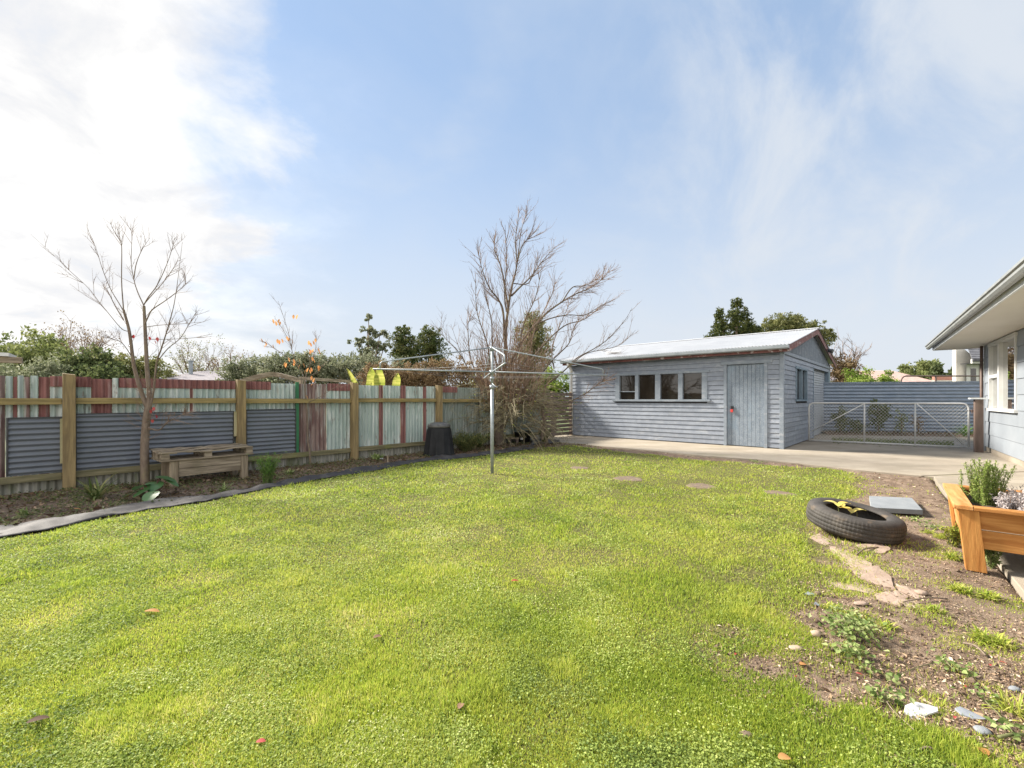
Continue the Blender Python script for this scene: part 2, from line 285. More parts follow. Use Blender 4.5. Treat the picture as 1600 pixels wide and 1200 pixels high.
# ------------------------------------------------------------------ mesh helpers
class Fr:
    """an upright frame: u along, n outward, z up"""
    def __init__(s, o, u, n):
        s.o = np.array([o[0], o[1], 0.]); s.u = np.array([u[0], u[1], 0.]); s.n = np.array([n[0], n[1], 0.])
    def p(s, u, n, z): return s.o+s.u*u+s.n*n+np.array([0, 0, z])
WORLD = Fr((0, 0), (1, 0), (0, 1))
class MB:
    def __init__(s): s.v = []; s.f = []; s.r = []; s.n = 0
    def add(s, vs, fs, rnd=None):
        s.v.extend([tuple(map(float, x)) for x in vs])
        s.f.extend([tuple(i+s.n for i in f) for f in fs]); s.n += len(vs)
        s.r.extend([random.random() if rnd is None else rnd]*len(fs)); return s
    def hexa(s, P, rnd=None):
        return s.add(P, [(0, 3, 2, 1), (4, 5, 6, 7), (0, 1, 5, 4), (1, 2, 6, 5), (2, 3, 7, 6), (3, 0, 4, 7)], rnd)
    def box(s, fr, u0, u1, n0, n1, z0, z1, rnd=None):
        return s.hexa([fr.p(u0, n0, z0), fr.p(u1, n0, z0), fr.p(u1, n1, z0), fr.p(u0, n1, z0),
                       fr.p(u0, n0, z1), fr.p(u1, n0, z1), fr.p(u1, n1, z1), fr.p(u0, n1, z1)], rnd)
    def tube(s, pts, rad, sides=6, cap=True, rnd=None):
        pts = [np.asarray(p, float) for p in pts]
        if not hasattr(rad, '__len__'): rad = [rad]*len(pts)
        vs = []; up = None
        for i, p in enumerate(pts):
            t = pts[min(i+1, len(pts)-1)]-pts[max(i-1, 0)]; L = np.linalg.norm(t)
            t = t/L if L > 1e-9 else np.array([0, 0, 1.])
            if up is None:
                a = np.array([0, 0, 1.]) if abs(t[2]) < .9 else np.array([1., 0, 0])
                up = a-t*np.dot(a, t)
            up = up-t*np.dot(up, t); up = up/(np.linalg.norm(up)+1e-12)
            sd_ = np.cross(t, up)
            for k in range(sides):
                an = 2*math.pi*k/sides
                vs.append(p+rad[i]*(math.cos(an)*up+math.sin(an)*sd_))
        fs = []
        for i in range(len(pts)-1):
            for k in range(sides):
                k2 = (k+1) % sides
                fs.append((i*sides+k, i*sides+k2, (i+1)*sides+k2, (i+1)*sides+k))
        if cap:
            fs.append(tuple(range(sides))[::-1]); fs.append(tuple((len(pts)-1)*sides+k for k in range(sides)))
        return s.add(vs, fs, rnd)
    def lathe(s, c, prof, seg=48, mod=None, close=False):
        vs = []
        for (r, z) in prof:
            for k in range(seg):
                a = 2*math.pi*k/seg; rr = r*(mod(a, z) if mod else 1)
                vs.append((c[0]+rr*math.cos(a), c[1]+rr*math.sin(a), c[2]+z))
        m_ = len(prof); fs = []
        for i in range(m_ if close else m_-1):
            j = (i+1) % m_
            for k in range(seg):
                k2 = (k+1) % seg; fs.append((i*seg+k, i*seg+k2, j*seg+k2, j*seg+k))
        if not close:
            fs.append(tuple(range(seg))[::-1]); fs.append(tuple((m_-1)*seg+k for k in range(seg)))
        return s.add(vs, fs)
    def blob(s, c, r, sq=(1, 1, .6), jit=.2):
        """a stone: displaced small sphere"""
        vs = []; A, B = 8, 5
        for i in range(1, B):
            th = math.pi*i/B
            for k in range(A):
                a = 2*math.pi*k/A; q = r*(1+random.uniform(-jit, jit))
                vs.append((c[0]+q*sq[0]*math.sin(th)*math.cos(a), c[1]+q*sq[1]*math.sin(th)*math.sin(a), c[2]+q*sq[2]*math.cos(th)))
        t = len(vs); vs += [(c[0], c[1], c[2]+r*sq[2]), (c[0], c[1], c[2]-r*sq[2])]
        fs = [(i*A+k, (i+1)*A+k, (i+1)*A+(k+1) % A, i*A+(k+1) % A) for i in range(B-2) for k in range(A)]
        fs += [(t, k, (k+1) % A) for k in range(A)]+[(t+1, (B-2)*A+(k+1) % A, (B-2)*A+k) for k in range(A)]
        return s.add(vs, fs)
    def build(s, name, m_, root=None, smooth=False, bevel=0, at=None):
        return mesh_obj(name, np.array(s.v), s.f, m_, root, smooth, bevel, np.array(s.r), at)
def mesh_obj(name, V, faces, m_, root=None, smooth=False, bevel=0, rnd=None, at=None):
    o0 = np.array(root_loc(root)) if root else (np.array(at, float) if at is not None else np.zeros(3))
    V = np.asarray(V, float)-o0
    me = bpy.data.meshes.new(name); me.vertices.add(len(V)); me.vertices.foreach_set('co', V.astype(np.float32).ravel())
    if isinstance(faces, np.ndarray):
        k = faces.shape[1]; nf = len(faces); li = faces.ravel(); ls = np.arange(nf)*k
    else:
        nf = len(faces); lens = np.array([len(f) for f in faces]); li = np.fromiter((i for f in faces for i in f), np.int32)
        ls = np.concatenate([[0], np.cumsum(lens)[:-1]])
    me.loops.add(len(li)); me.loops.foreach_set('vertex_index', li.astype(np.int32))
    me.polygons.add(nf); me.polygons.foreach_set('loop_start', ls.astype(np.int32))
    me.polygons.foreach_set('use_smooth', np.full(nf, bool(smooth)))
    if rnd is not None:
        at_ = me.attributes.new('rnd', 'FLOAT', 'FACE'); at_.data.foreach_set('value', np.asarray(rnd, np.float32))
    me.update(calc_edges=True); me.validate()
    me.materials.append(MT[m_] if isinstance(m_, str) else m_)
    o = bpy.data.objects.new(name, me); COL.objects.link(o)
    if root: o.parent = root
    else: o.location = o0
    if bevel:
        b = o.modifiers.new('bevel', 'BEVEL'); b.width = bevel; b.segments = 2; b.limit_method = 'ANGLE'
    return o
def root_loc(o):
    x = Vector(o.location)
    while o.parent: o = o.parent; x = x+Vector(o.location)
    return x
def thing(name, label, cat, loc, group=None):
    o = bpy.data.objects.new(name, None); COL.objects.link(o); o.location = tuple(map(float, loc)); o.empty_display_size = .1
    o['label'] = label; o['category'] = cat
    if group: o['group'] = group
    return o
def tag(o, label, cat, group=None):
    o['label'] = label; o['category'] = cat
    if group: o['group'] = group
    return o
def struct(o, kind='structure'): o['kind'] = kind; return o
def gp(px, py, z=0.):
    """ground point seen at a photo pixel"""
    D = F*(CAMH-z)/(py-HZ); return np.array([(px-800)/F*D, D, z])
def pp(px, py, D):
    """point at depth D seen at a photo pixel"""
    return np.array([(px-800)/F*D, D, CAMH+(HZ-py)/F*D])

# vectorised value noise
TAB = rng.random((256, 256))
def vn(x, y, s):
    x = np.asarray(x)*s+31.7; y = np.asarray(y)*s+17.3
    xi = np.floor(x).astype(int); yi = np.floor(y).astype(int); fx = x-xi; fy = y-yi
    fx = fx*fx*(3-2*fx); fy = fy*fy*(3-2*fy)
    g = lambda a, b: TAB[a & 255, b & 255]
    return (g(xi, yi)*(1-fx)+g(xi+1, yi)*fx)*(1-fy)+(g(xi, yi+1)*(1-fx)+g(xi+1, yi+1)*fx)*fy
def fbm(x, y, s, o=4):
    t = 0; a = .5
    for k in range(o): t = t+a*vn(x, y, s*2**k); a *= .5
    return t/(1-.5**o)
def inpoly(x, y, P):
    P = np.asarray(P)[:, :2]; ins = np.zeros(len(x), bool); j = len(P)-1
    for i in range(len(P)):
        a, b = P[i], P[j]
        c = (a[1] > y) != (b[1] > y)
        xc = (b[0]-a[0])*(y-a[1])/((b[1]-a[1]) if b[1] != a[1] else 1e-12)+a[0]
        ins ^= c & (x < xc); j = i
    return ins
def sdist(x, y, P):
    """signed distance, positive inside"""
    P = np.asarray(P)[:, :2]; dm = np.full(len(x), 1e9); j = len(P)-1
    for i in range(len(P)):
        a, b = P[j], P[i]; e = b-a; L = (e**2).sum()+1e-12
        t = np.clip(((x-a[0])*e[0]+(y-a[1])*e[1])/L, 0, 1)
        dm = np.minimum(dm, (x-a[0]-t*e[0])**2+(y-a[1]-t*e[1])**2); j = i
    dm = np.sqrt(dm); return np.where(inpoly(x, y, P), dm, -dm)
def leaves(C, size, tilt=1.0, aspect=.5, up=None, fold=.15, flat=None):
    """diamond leaves at C; tilt 0 lies flat, 1 any direction. Returns verts and quads"""
    n = len(C); size = np.broadcast_to(np.asarray(size, float), (n,))
    az = rng.random(n)*2*np.pi
    if flat is None: el = (rng.random(n)*2-1)*tilt*1.3
    else: el = rng.normal(flat, tilt, n)
    dr = np.stack([np.cos(az)*np.cos(el), np.sin(az)*np.cos(el), np.sin(el)], 1)
    ref = rng.normal(size=(n, 3))*tilt+np.array([0, 0, 1.])*(1.2-min(tilt, 1))
    sd_ = np.cross(dr, ref); sd_ /= np.linalg.norm(sd_, axis=1, keepdims=True)+1e-9
    nr = np.cross(sd_, dr); s = size[:, None]
    V = np.stack([C-dr*s*.5, C+sd_*s*aspect*.5-dr*s*.05+nr*s*fold, C+dr*s*.5, C-sd_*s*aspect*.5-dr*s*.05+nr*s*fold], 1)
    return V.reshape(-1, 3), np.arange(4*n).reshape(-1, 4)
def leaf_obj(name, C, size, m_, root=None, rnd=None, at=None, **k):
    V, Q = leaves(np.asarray(C), size, **k)
    return mesh_obj(name, V, Q, m_, root, False, 0, rng.random(len(C)) if rnd is None else rnd, at)

# ------------------------------------------------------------------ main frames
FL = Fr((-5.82, 5.8), (.680, .733), (.733, -.680))        # left fence, u away from us, n into the yard
SH = Fr((6.46, 10.53), (-.734, .679), (-.679, -.734))     # shed front, from its near corner leftwards
SS = Fr((6.46, 10.53), (.679, .734), (.734, -.679))       # shed side
HO = Fr((10.93, 10.2), (-.6247, -.7809), (-.7809, .6247)) # house wall, from its far corner towards us
FP = Fr((3.10, 3.10), (.660, .7513), (.7513, -.660))    # planter

# ------------------------------------------------------------------ ground: one yard sheet, far sheet, concrete
lawnpx = [(-500, 925), (0, 841), (80, 828), (124, 818), (165, 809), (234, 796), (300, 787), (360, 775), (449, 758), (528, 744), (588, 735), (649, 723),
    (712, 716.5), (767, 710), (819, 703), (868, 698), (880, 694.5), (914, 697.5), (938, 702), (980, 707), (1028, 711), (1070, 717), (1136, 721), (1178, 724.5),
    (1241, 730), (1289, 731), (1328, 739), (1339, 749), (1337, 768), (1322, 785), (1300, 800), (1275, 812), (1258, 826), (1270, 840), (1297, 850), (1283, 864), (1288, 899), (1272, 912),
    (1240, 930), (1195, 945), (1185, 975), (1115, 1010), (1120, 1040), (1150, 1065), (1210, 1080), (1287, 1100), (1381, 1122), (1415, 1165), (1450, 1205), (1560, 1400), (1640, 1700), (-1500, 1700)]
LAWN = np.array([gp(*p) for p in lawnpx])
edge = [(868, 690.5), (900, 694), (935, 697.5), (1010, 703.5), (1088, 711.6), (1139, 715.5), (1184, 718.5), (1250, 725), (1340, 735), (1440, 744.2), (1458, 745.5)]
CONC = [gp(*p)[:2] for p in edge]+[(6.25, 6.55), (5.74, 5.9), (3.40, 3.02), (.9, -.1), (2.6, -.2), (12.0, 9.0), (20, 12.9), (20, 14.2), (11.3, 16.6), (1.0, 15.6)]
CONC = np.array(CONC)
PADS = [(905, 731, .16), (982, 748, .21), (1097, 759.5, .20), (1218, 771, .18)]
padw = [gp(a, b) for a, b, _ in PADS]
def height(x, y, lawn=None):
    if lawn is None: lawn = sdist(x, y, LAWN)
    k = np.clip(lawn/.25+.5, 0, 1)
    h = (fbm(x, y, 1.1, 3)-.5)*.035*k+((fbm(x, y, 3.0, 5)-.5)*.05-.012)*(1-k)
    bed = np.clip(((x+5.82)*.733-(y-5.8)*.680), -1, 3)
    h = h+np.where((bed < 2.4) & (lawn < 0) & (x < 1), .02*np.clip((1.8-bed), 0, 1)+(fbm(x, y, 5, 3)-.5)*.03, 0)
    c = sdist(x, y, CONC); h = h-np.clip(c/.06+.6, 0, 1)*.06
    return h
gx = np.arange(-8.2, 8.4, .035); gy = np.arange(-1.2, 15.6, .035)
X, Y = np.meshgrid(gx, gy); xf, yf = X.ravel(), Y.ravel()
ld = sdist(xf, yf, LAWN); Z = height(xf, yf, ld)
q = np.arange(len(xf)).reshape(X.shape)
Q = np.stack([q[:-1, :-1], q[:-1, 1:], q[1:, 1:], q[1:, :-1]], -1).reshape(-1, 4)
def groundmat():
    mt, T, b = newmat('yard_earth')
    co = T.n('ShaderNodeTexCoord').outputs['Object']
    at = T.n('ShaderNodeAttribute', attribute_name='lawn').outputs['Fac']
    soil = T.ramp(T.noise(co, 9, 9, .68), [(.28, (.075, .05, .035)), (.48, (.17, .12, .085)), (.66, (.28, .21, .155)), (.85, (.38, .30, .23))])
    soil = T.mix(T.smooth(T.noise(co, 1.3, 4), .45, .7, 0, .6), soil, (.24, .18, .13, 1))
    soil = T.mix(T.smooth(T.noise(co, 60, 4), .58, .68, 0, .7), soil, (.12, .085, .06, 1))
    gr = T.ramp(T.noise(co, 45, 6, .65), [(.3, (.05, .05, .02)), (.55, (.12, .115, .035)), (.75, (.28, .23, .12))])
    T.set(b.inputs['Base Color'], T.mix(at, soil, gr)); b.inputs['Roughness'].default_value = .95
    b.inputs['Specular IOR Level'].default_value = .2
    bp = T.n('ShaderNodeBump'); bp.inputs['Strength'].default_value = .9; bp.inputs['Distance'].default_value = .02
    T.set(bp.inputs['Height'], T.noise(co, 30, 8, .7)); T.set(b.inputs['Normal'], bp.outputs[0]); return mt
MT['yard'] = groundmat()
g = struct(mesh_obj('yard_ground', np.stack([xf, yf, Z], 1), Q, 'yard', smooth=True))
a_ = g.data.attributes.new('lawn', 'FLOAT', 'POINT')
a_.data.foreach_set('value', np.clip((ld+(fbm(xf, yf, 6, 3)-.5)*.3)/.12+.5, 0, 1).astype(np.float32))
MT['farland'] = pm('far_grass', [(.3, (.06, .085, .025)), (.7, (.12, .14, .045))], scale=.6, rough=.95, bump=.2)
struct(MB().add([(-400, -60, -.10), (400, -60, -.10), (400, 600, -.10), (-400, 600, -.10)], [(0, 1, 2, 3)]).build('ground', 'farland'))
# concrete as one sheet with real edge thickness, joints cut as gaps between two pours
def slab(name, poly, z1, m_, z0=-.09, kind=True, bev=.006):
    n = len(poly); mb = MB()
    mb.add([(p[0], p[1], z1) for p in poly]+[(p[0], p[1], z0) for p in poly],
           [tuple(range(n))]+[(i, i+n, (i+1) % n+n, (i+1) % n) for i in range(n)])
    o = mb.build(name, m_, bevel=bev)
    me = o.data
    import bmesh
    bm = bmesh.new(); bm.from_mesh(me); bmesh.ops.recalc_face_normals(bm, faces=bm.faces); bm.to_mesh(me); bm.free()
    return struct(o) if kind else o
jl = gp(1440, 744.2)[:2]
ge = [gp(*p)[:2] for p in edge[:-1]]
JR = np.array([9.3, 7.42])           # joint runs from the lawn corner to the house wall
slab('concrete_drive', ge+[JR+np.array([.02, .03]), (12.0, 9.0), (20, 12.9), (20, 14.2), (11.3, 16.6), (1.0, 15.6)], .012, 'conc')
slab('concrete_path', [jl+np.array([.03, -.014]), (6.50, 6.80), (6.2, 6.45), (5.74, 5.9), (3.40, 3.02), (.9, -.1), (2.6, -.2), JR], .008, 'conc')

# ------------------------------------------------------------------ lawn grass and clover
def groundsample(n, px0=-350, px1=1950, py0=690, py1=1480):
    px = rng.uniform(px0, px1, n); py = rng.uniform(py0, py1, n)
    D = F*CAMH/(py-HZ); return (px-800)/F*D, D
def grassmask(x, y, ld):
    e = np.where((x > .9) & (y < 4.6), 1.0, 0.)       # worn, fraying edge towards the dirt
    m_ = np.clip((ld+(fbm(x, y, 3.2, 5)-.5)*(.42+1.7*e))/(.16+.45*e)+.55-.1*e, 0, 1)
    for c, (_, _, r) in zip(padw, PADS):
        e = np.hypot(x-c[0], (y-c[1]))+(vn(x, y, 9)-.5)*.1; m_ = m_*np.clip((e-r*.66)/.09, 0, 1)
    return m_
x, y = groundsample(1480000); ld = sdist(x, y, LAWN); gm = grassmask(x, y, ld)
weedp = np.clip((fbm(x, y, 2.2, 4)-.585)*6, 0, 1)*.42+.02
weedp = np.where((x > .8) & (y < 7.2) & (ld > -3.2), weedp, 0)
bare = np.clip((fbm(x, y, 1.7, 4)-.58+.10*np.clip(x-.3, 0, 1)*(y < 3.6))*4, 0, .55+.15*(x > .5))
keep = rng.random(len(x)) < np.maximum(gm*(1-bare), weedp)
cs = sdist(x, y, CONC); keep &= cs < -.0
x, y, ld = x[keep], y[keep], ld[keep]; z = height(x, y, ld); n = len(x)
sc_ = np.maximum(1, y/2.1)
tall = .35+1.3*fbm(x, y, 1.3, 4)**1.5+.9*np.clip((fbm(x+4, y+4, 5.5, 3)-.55)*4, 0, 1)+.10*np.clip(x, 0, 1.5)*(y < 4)
h = rng.uniform(.009, .026, n)*tall*np.where(np.abs(ld) < .25, 1.3, 1)*np.where(ld < -.15, .75, 1)
wd = rng.uniform(.0015, .0032, n)*sc_
az = rng.random(n)*2*np.pi; lean = rng.normal(0, .55, n)*h
bx, by = np.cos(az), np.sin(az)
la = rng.random(n)*2*np.pi
V = np.empty((n, 3, 3))
V[:, 0] = np.stack([x-bx*wd, y-by*wd, z-.004], 1); V[:, 1] = np.stack([x+bx*wd, y+by*wd, z-.004], 1)
V[:, 2] = np.stack([x+np.cos(la)*(lean+.3*h), y+np.sin(la)*(lean+.3*h), z+h], 1)
pat = np.clip(rng.random(n)*.80+(fbm(x, y, .8, 4)-.43)*.6+(fbm(x+9, y+5, 3.6, 4)-.45)*.6, 0, 1)
go = mesh_obj('lawn_grass', V.reshape(-1, 3), np.arange(3*n).reshape(-1, 3), 'grass', None, False, 0, pat)
struct(go, 'stuff')
x, y = groundsample(980000); ld = sdist(x, y, LAWN); gm = grassmask(x, y, ld)
patch = np.clip((fbm(x, y, 2.6, 4)-.34-.07*np.clip(x+.3, -1, 2))*4.0, .06, 1)
keep = (rng.random(len(x)) < gm*patch) & (ld > -.1)
x, y, ld = x[keep], y[keep], ld[keep]; z = height(x, y, ld); n = len(x)
C = np.stack([x, y, z+rng.uniform(.004, .020, n)], 1)
V, Qc = leaves(C, rng.uniform(.0055, .0115, n)*np.maximum(1, y/2.6), tilt=.5, aspect=.85, fold=.05, flat=0.)
pat = np.clip(rng.random(n)*.72+(fbm(x, y, 1, 3)-.42)*.6+(fbm(x+3, y+8, 4.5, 4)-.45)*.9, 0, 1)
struct(mesh_obj('lawn_clover', V, Qc, 'clover', None, False, 0, pat), 'stuff')

# dirt: crumbs, dry flakes and straw; bed litter
x, y = groundsample(150000, 1000, 1950, 700, 1330); ld = sdist(x, y, LAWN)
keep = (ld < .12) & (rng.random(len(x)) < .20+.75*np.clip((fbm(x, y, 2.5, 3)-.35)*3, 0, 1)) & (sdist(x, y, CONC) < .02) & (x > .6)
x, y, ld = x[keep], y[keep], ld[keep]; n = len(x)
C = np.stack([x, y, height(x, y, ld)+.004], 1)
V, Qc = leaves(C, rng.gamma(2.2, .0036, n)*np.maximum(1, y/3.5), tilt=.35, aspect=.45, fold=.1, flat=0.)
struct(mesh_obj('dirt_litter', V, Qc, 'litter', None, False, 0, rng.random(n)), 'stuff')
x, y = groundsample(60000, 1000, 1950, 740, 1330); ld = sdist(x, y, LAWN)
keep = (ld < .05) & (rng.random(len(x)) < .55*np.clip((fbm(x, y, 3.1, 3)-.3)*3, .1, 1)) & (sdist(x, y, CONC) < -.03) & (x > .6)
x, y, ld = x[keep], y[keep], ld[keep]; n = len(x)
z = height(x, y, ld); rr = rng.gamma(1.6, .0022, n)*np.maximum(1, y/4)
oc = np.array([[1, 0, 0], [0, 1, 0], [-1, 0, 0], [0, -1, 0], [0, 0, .8], [0, 0, -.6]])
V = np.stack([x, y, z+rr*.3], 1)[:, None, :]+oc[None]*rr[:, None, None]*rng.uniform(.6, 1.3, (n, 6, 1))
tri = np.array([[0, 1, 4], [1, 2, 4], [2, 3, 4], [3, 0, 4], [1, 0, 5], [2, 1, 5], [3, 2, 5], [0, 3, 5]])
struct(mesh_obj('soil_crumbs', V.reshape(-1, 3), (np.arange(n)[:, None, None]*6+tri[None]).reshape(-1, 3), 'yard', None, True, 0, None), 'stuff')
# garden bed along the fence
n0 = 42000; u = rng.uniform(-2.5, 10.5, n0); v = rng.uniform(.03, 2.3, n0)
P = FL.o[None]+FL.u[None]*u[:, None]+FL.n[None]*v[:, None]; x, y = P[:, 0], P[:, 1]; ld = sdist(x, y, LAWN)
keep = (ld < -.12) & (sdist(x, y, CONC) < -.02) & (rng.random(n0) < .35+.6*vn(x, y, 2.4))
x, y, ld = x[keep], y[keep], ld[keep]; n = len(x)
C = np.stack([x, y, height(x, y, ld)+rng.uniform(.003, .03, n)], 1)
V, Qc = leaves(C, rng.gamma(2.6, .011, n), tilt=.5, aspect=.5, fold=.12, flat=0.)
struct(mesh_obj('garden_bed_litter', V, Qc, 'bedlitter', None, False, 0, np.clip(rng.random(n)*.8+(vn(x, y, 1.5)-.4)*.7, 0, 1)), 'stuff')
n0 = 16000; u = rng.uniform(-2.5, 9.5, n0); v = rng.uniform(.05, 1.9, n0)
P = FL.o[None]+FL.u[None]*u[:, None]+FL.n[None]*v[:, None]; x, y = P[:, 0], P[:, 1]; ld = sdist(x, y, LAWN)
keep = (ld < -.22) & (rng.random(n0) < np.clip((fbm(x, y, 1.6, 3)-.40)*5, 0, 1)); x, y, ld = x[keep], y[keep], ld[keep]; n = len(x)
C = np.stack([x, y, height(x, y, ld)+rng.uniform(.01, .06, n)], 1)
V, Qc = leaves(C, rng.uniform(.015, .04, n), tilt=.7, aspect=.5, fold=.1)
struct(mesh_obj('bed_ground_cover', V, Qc, 'foliage_mid', None, False, 0, rng.random(n)), 'stuff')

# ------------------------------------------------------------------ weed mat edging
inner = [(-300, 872), (0, 822), (37, 817), (80, 809), (142, 802), (178, 794), (225, 785), (300, 775.6), (360, 767.6), (447, 752), (496, 744), (544, 736), (580, 729.6), (622, 721.7), (688, 714), (764, 707), (812, 698), (829, 696.5)]
outer = [(-300, 892), (0, 841), (80, 828), (124, 818), (165, 809), (234, 796), (300, 787), (360, 776), (449, 759), (528, 745), (588, 736), (649, 724), (712, 717.5), (767, 711), (819, 704), (835, 701)]
def resample(P, n):
    P = np.array([gp(*p)[:2] for p in P]); s = np.r_[0, np.cumsum(np.hypot(*np.diff(P, axis=0).T))]
    t = np.linspace(0, s[-1], n); return np.stack([np.interp(t, s, P[:, 0]), np.interp(t, s, P[:, 1])], 1)
n = 420; A, B = resample(inner, n), resample(outer, n); k = 13
V = np.empty((n, k, 3))
for j in range(k):
    t = j/(k-1); V[:, j, :2] = A*(1-t)+B*t
    x, y = V[:, j, 0], V[:, j, 1]
    e = math.sin(math.pi*t)
    V[:, j, 2] = height(x, y)*.6+.006+.085*np.clip(fbm(x*.8+y*.3, y-t*.3, 4.2, 3)-.30, 0, 1)*(.35+.65*e)+.012*e
q = np.arange(n*k).reshape(n, k); Q = np.stack([q[:-1, :-1], q[1:, :-1], q[1:, 1:], q[:-1, 1:]], -1).reshape(-1, 4)
o = mesh_obj('weed_mat', V.reshape(-1, 3), Q, 'mat', None, True)
md = o.modifiers.new('thickness', 'SOLIDIFY'); md.thickness = .004
tag(o, 'long wrinkled charcoal weed mat strip edging the garden bed beside the lawn', 'weed mat')

# ------------------------------------------------------------------ left corrugated fence
def tpx(px):
    r = (px-800)/F; t = (5.8*r+5.82)/(.927-r); return t*1.3636
def corr(mb, fr, u0, u1, z0, z1, n, pitch=.076, amp=.0155, vert=True, th=.004, seg=8):
    """corrugated sheet with thickness; ribs run up when vert, along when not"""
    a, b = (u0, u1) if vert else (z0, z1)
    m_ = max(4, int((b-a)/pitch*seg)); L = np.linspace(a, b, m_+1); vs = []
    for s_ in (0, -th):
        for c in L:
            off = n+amp*math.sin(2*math.pi*c/pitch)+s_
            if vert: vs += [fr.p(c, off, z0), fr.p(c, off, z1)]
            else: vs += [fr.p(u0, off, c), fr.p(u1, off, c)]
    k = 2*(m_+1); fs = []
    for i in range(m_):
        fs += [(2*i, 2*i+2, 2*i+3, 2*i+1), (k+2*i, k+2*i+1, k+2*i+3, k+2*i+2), (2*i, k+2*i, k+2*i+2, 2*i+2), (2*i+1, 2*i+3, k+2*i+3, k+2*i+1)]
    fs += [(0, 1, k+1, k), (2*m_, k+2*m_, k+2*m_+1, 2*m_+1)]
    return mb.add(vs, fs)
fence = thing('corrugated_fence', 'long rusty green and maroon corrugated iron fence with mossy posts and rails', 'fence', (-5.82, 5.8, 0))
ftop = 1.49
segs = [(-900, -250, 'iron_green'), (-250, -40, 'iron_brown'), (-40, 8, 'iron_brown'), (8, 20, 'iron_green'), (20, 27, 'iron_red'), (27, 37, 'iron_green'), (37, 47, 'iron_brown'), (47, 60, 'iron_green'), (60, 78, 'iron_red'), (78, 125, 'iron_green'), (125, 143, 'iron_green'), (143, 176, 'iron_red'),
        (176, 297, 'iron_green'), (297, 303, 'iron_red'), (303, 376, 'iron_green'), (376, 465, 'iron_green'), (465, 488, 'iron_brown'), (488, 511, 'iron_brown'), (511, 552, 'iron_green'),
        (552, 594, 'iron_green'), (594, 600, 'iron_red'), (600, 628, 'iron_green'), (628, 635, 'iron_red'), (635, 662, 'iron_green'), (662, 668, 'iron_red'), (668, 684, 'iron_green'), (684, 752, 'iron_dark'), (752, 800, 'iron_green'), (800, 846, 'iron_dark')]
for i, (a, b, m_) in enumerate(segs):
    u0, u1 = tpx(a), tpx(b)
    if a < -800: u0, u1 = -4.2, tpx(-250)
    mb = MB(); corr(mb, FL, u0+.002, u1-.002, .172, ftop+random.uniform(-.012, .012), -.040-(.006 if i % 2 else 0))
    mb.build('iron_sheet', m_, fence, smooth=False)
for a, b in ((78, 102), (118, 126), (126, 143), (186, 374), (378, 424), (512, 550), (690, 715)):
    mb = MB(); corr(mb, FL, tpx(a), tpx(b), ftop-.125, ftop+.012, -.026); mb.build('capping_strip', 'iron_red', fence)
mb = MB(); corr(mb, FL, -4.2, tpx(846), -.15, .20, -.055); mb.build('footing_sheet', 'kick', fence)
for pu in (-3.95, -1.98, 0, 1.985, 3.955, 6.027, 8.05):
    mb = MB(); tt = ftop+.025+random.uniform(-.01, .015)
    mb.hexa([FL.p(pu-.062, -.01, -.2), FL.p(pu+.062, -.01, -.2), FL.p(pu+.062, .115, -.2), FL.p(pu-.062, .115, -.2),
             FL.p(pu-.060, -.01, tt+.012), FL.p(pu+.060, -.01, tt), FL.p(pu+.060, .113, tt-.008), FL.p(pu-.060, .113, tt+.004)])
    mb.build('post', 'post', fence, bevel=.006)
pus = [-4.2, -3.95, -1.98, 0, 1.985, 3.955, 6.027, 8.05, 9.7]
for a, b in zip(pus[:-1], pus[1:]):
    dz = random.uniform(-.008, .008)
    a2, b2 = a+(.064 if a > -4.1 else 0), b-(.064 if b < 9.6 else 0)
    MB().box(FL, a2, b2, -.008, .045, 1.135+dz, 1.215+dz).build('top_rail', 'rail', fence, bevel=.004)
    MB().box(FL, a2, b2, -.008, .045, .165+dz, .25+dz).build('bottom_rail', 'rail_low', fence, bevel=.004)
for a, b, zt in ((12, 99, .965), (119, 364, 1.00), (385, 461, 1.02)):
    mb = MB(); corr(mb, FL, tpx(a), tpx(b), .255, zt, .012, pitch=.069, amp=.010, vert=False); pa = mb.build('steel_panel', 'panel', fence)
    mb = MB(); mb.box(FL, tpx(a)-.012, tpx(a)+.006, .0, .026, .255, zt); mb.box(FL, tpx(b)-.006, tpx(b)+.012, .0, .026, .255, zt)
    mb.box(FL, tpx(a)-.012, tpx(b)+.012, .0, .024, zt, zt+.012); mb.build('panel_edge', 'darkmetal', fence)
for a, b, z0, z1 in ((93.5, 101, .37, .95), (364.5, 368.5, .6, 1.0)):
    MB().box(FL, tpx(a), tpx(b), .028, .06, z0, z1).build('batten', 'batten', fence, bevel=.003)
MB().box(FL, tpx(462), tpx(466.5), -.02, .02, .2, ftop+.02).build('green_strip', 'emerald', fence)

# slatted timber fence between the iron fence and the shed
slf = thing('slatted_fence', 'short brown horizontal slat timber fence between bare shrub and blue shed', 'fence', (1.5, 13.9, 0))
p0, p1 = np.array([.86, 13.35]), np.array([2.02, 14.60]); uu = (p1-p0)/np.linalg.norm(p1-p0); L = float(np.linalg.norm(p1-p0))
FT = Fr(p0, uu, (uu[1], -uu[0]))
for i in range(11):
    zz = .06+i*.125; sd_ = .0 if i % 2 else .02
    mb = MB(); mb.box(FT, -.5, L-.09, sd_, sd_+.02, zz, zz+.098, None); mb.build('slat', 'slat', slf, bevel=.003)
for u0 in (-.1, .62, L-.09):
    MB().box(FT, u0, u0+.09, -.10, -.005, 0, 1.45).build('post', 'old_wood_v', slf, bevel=.004)

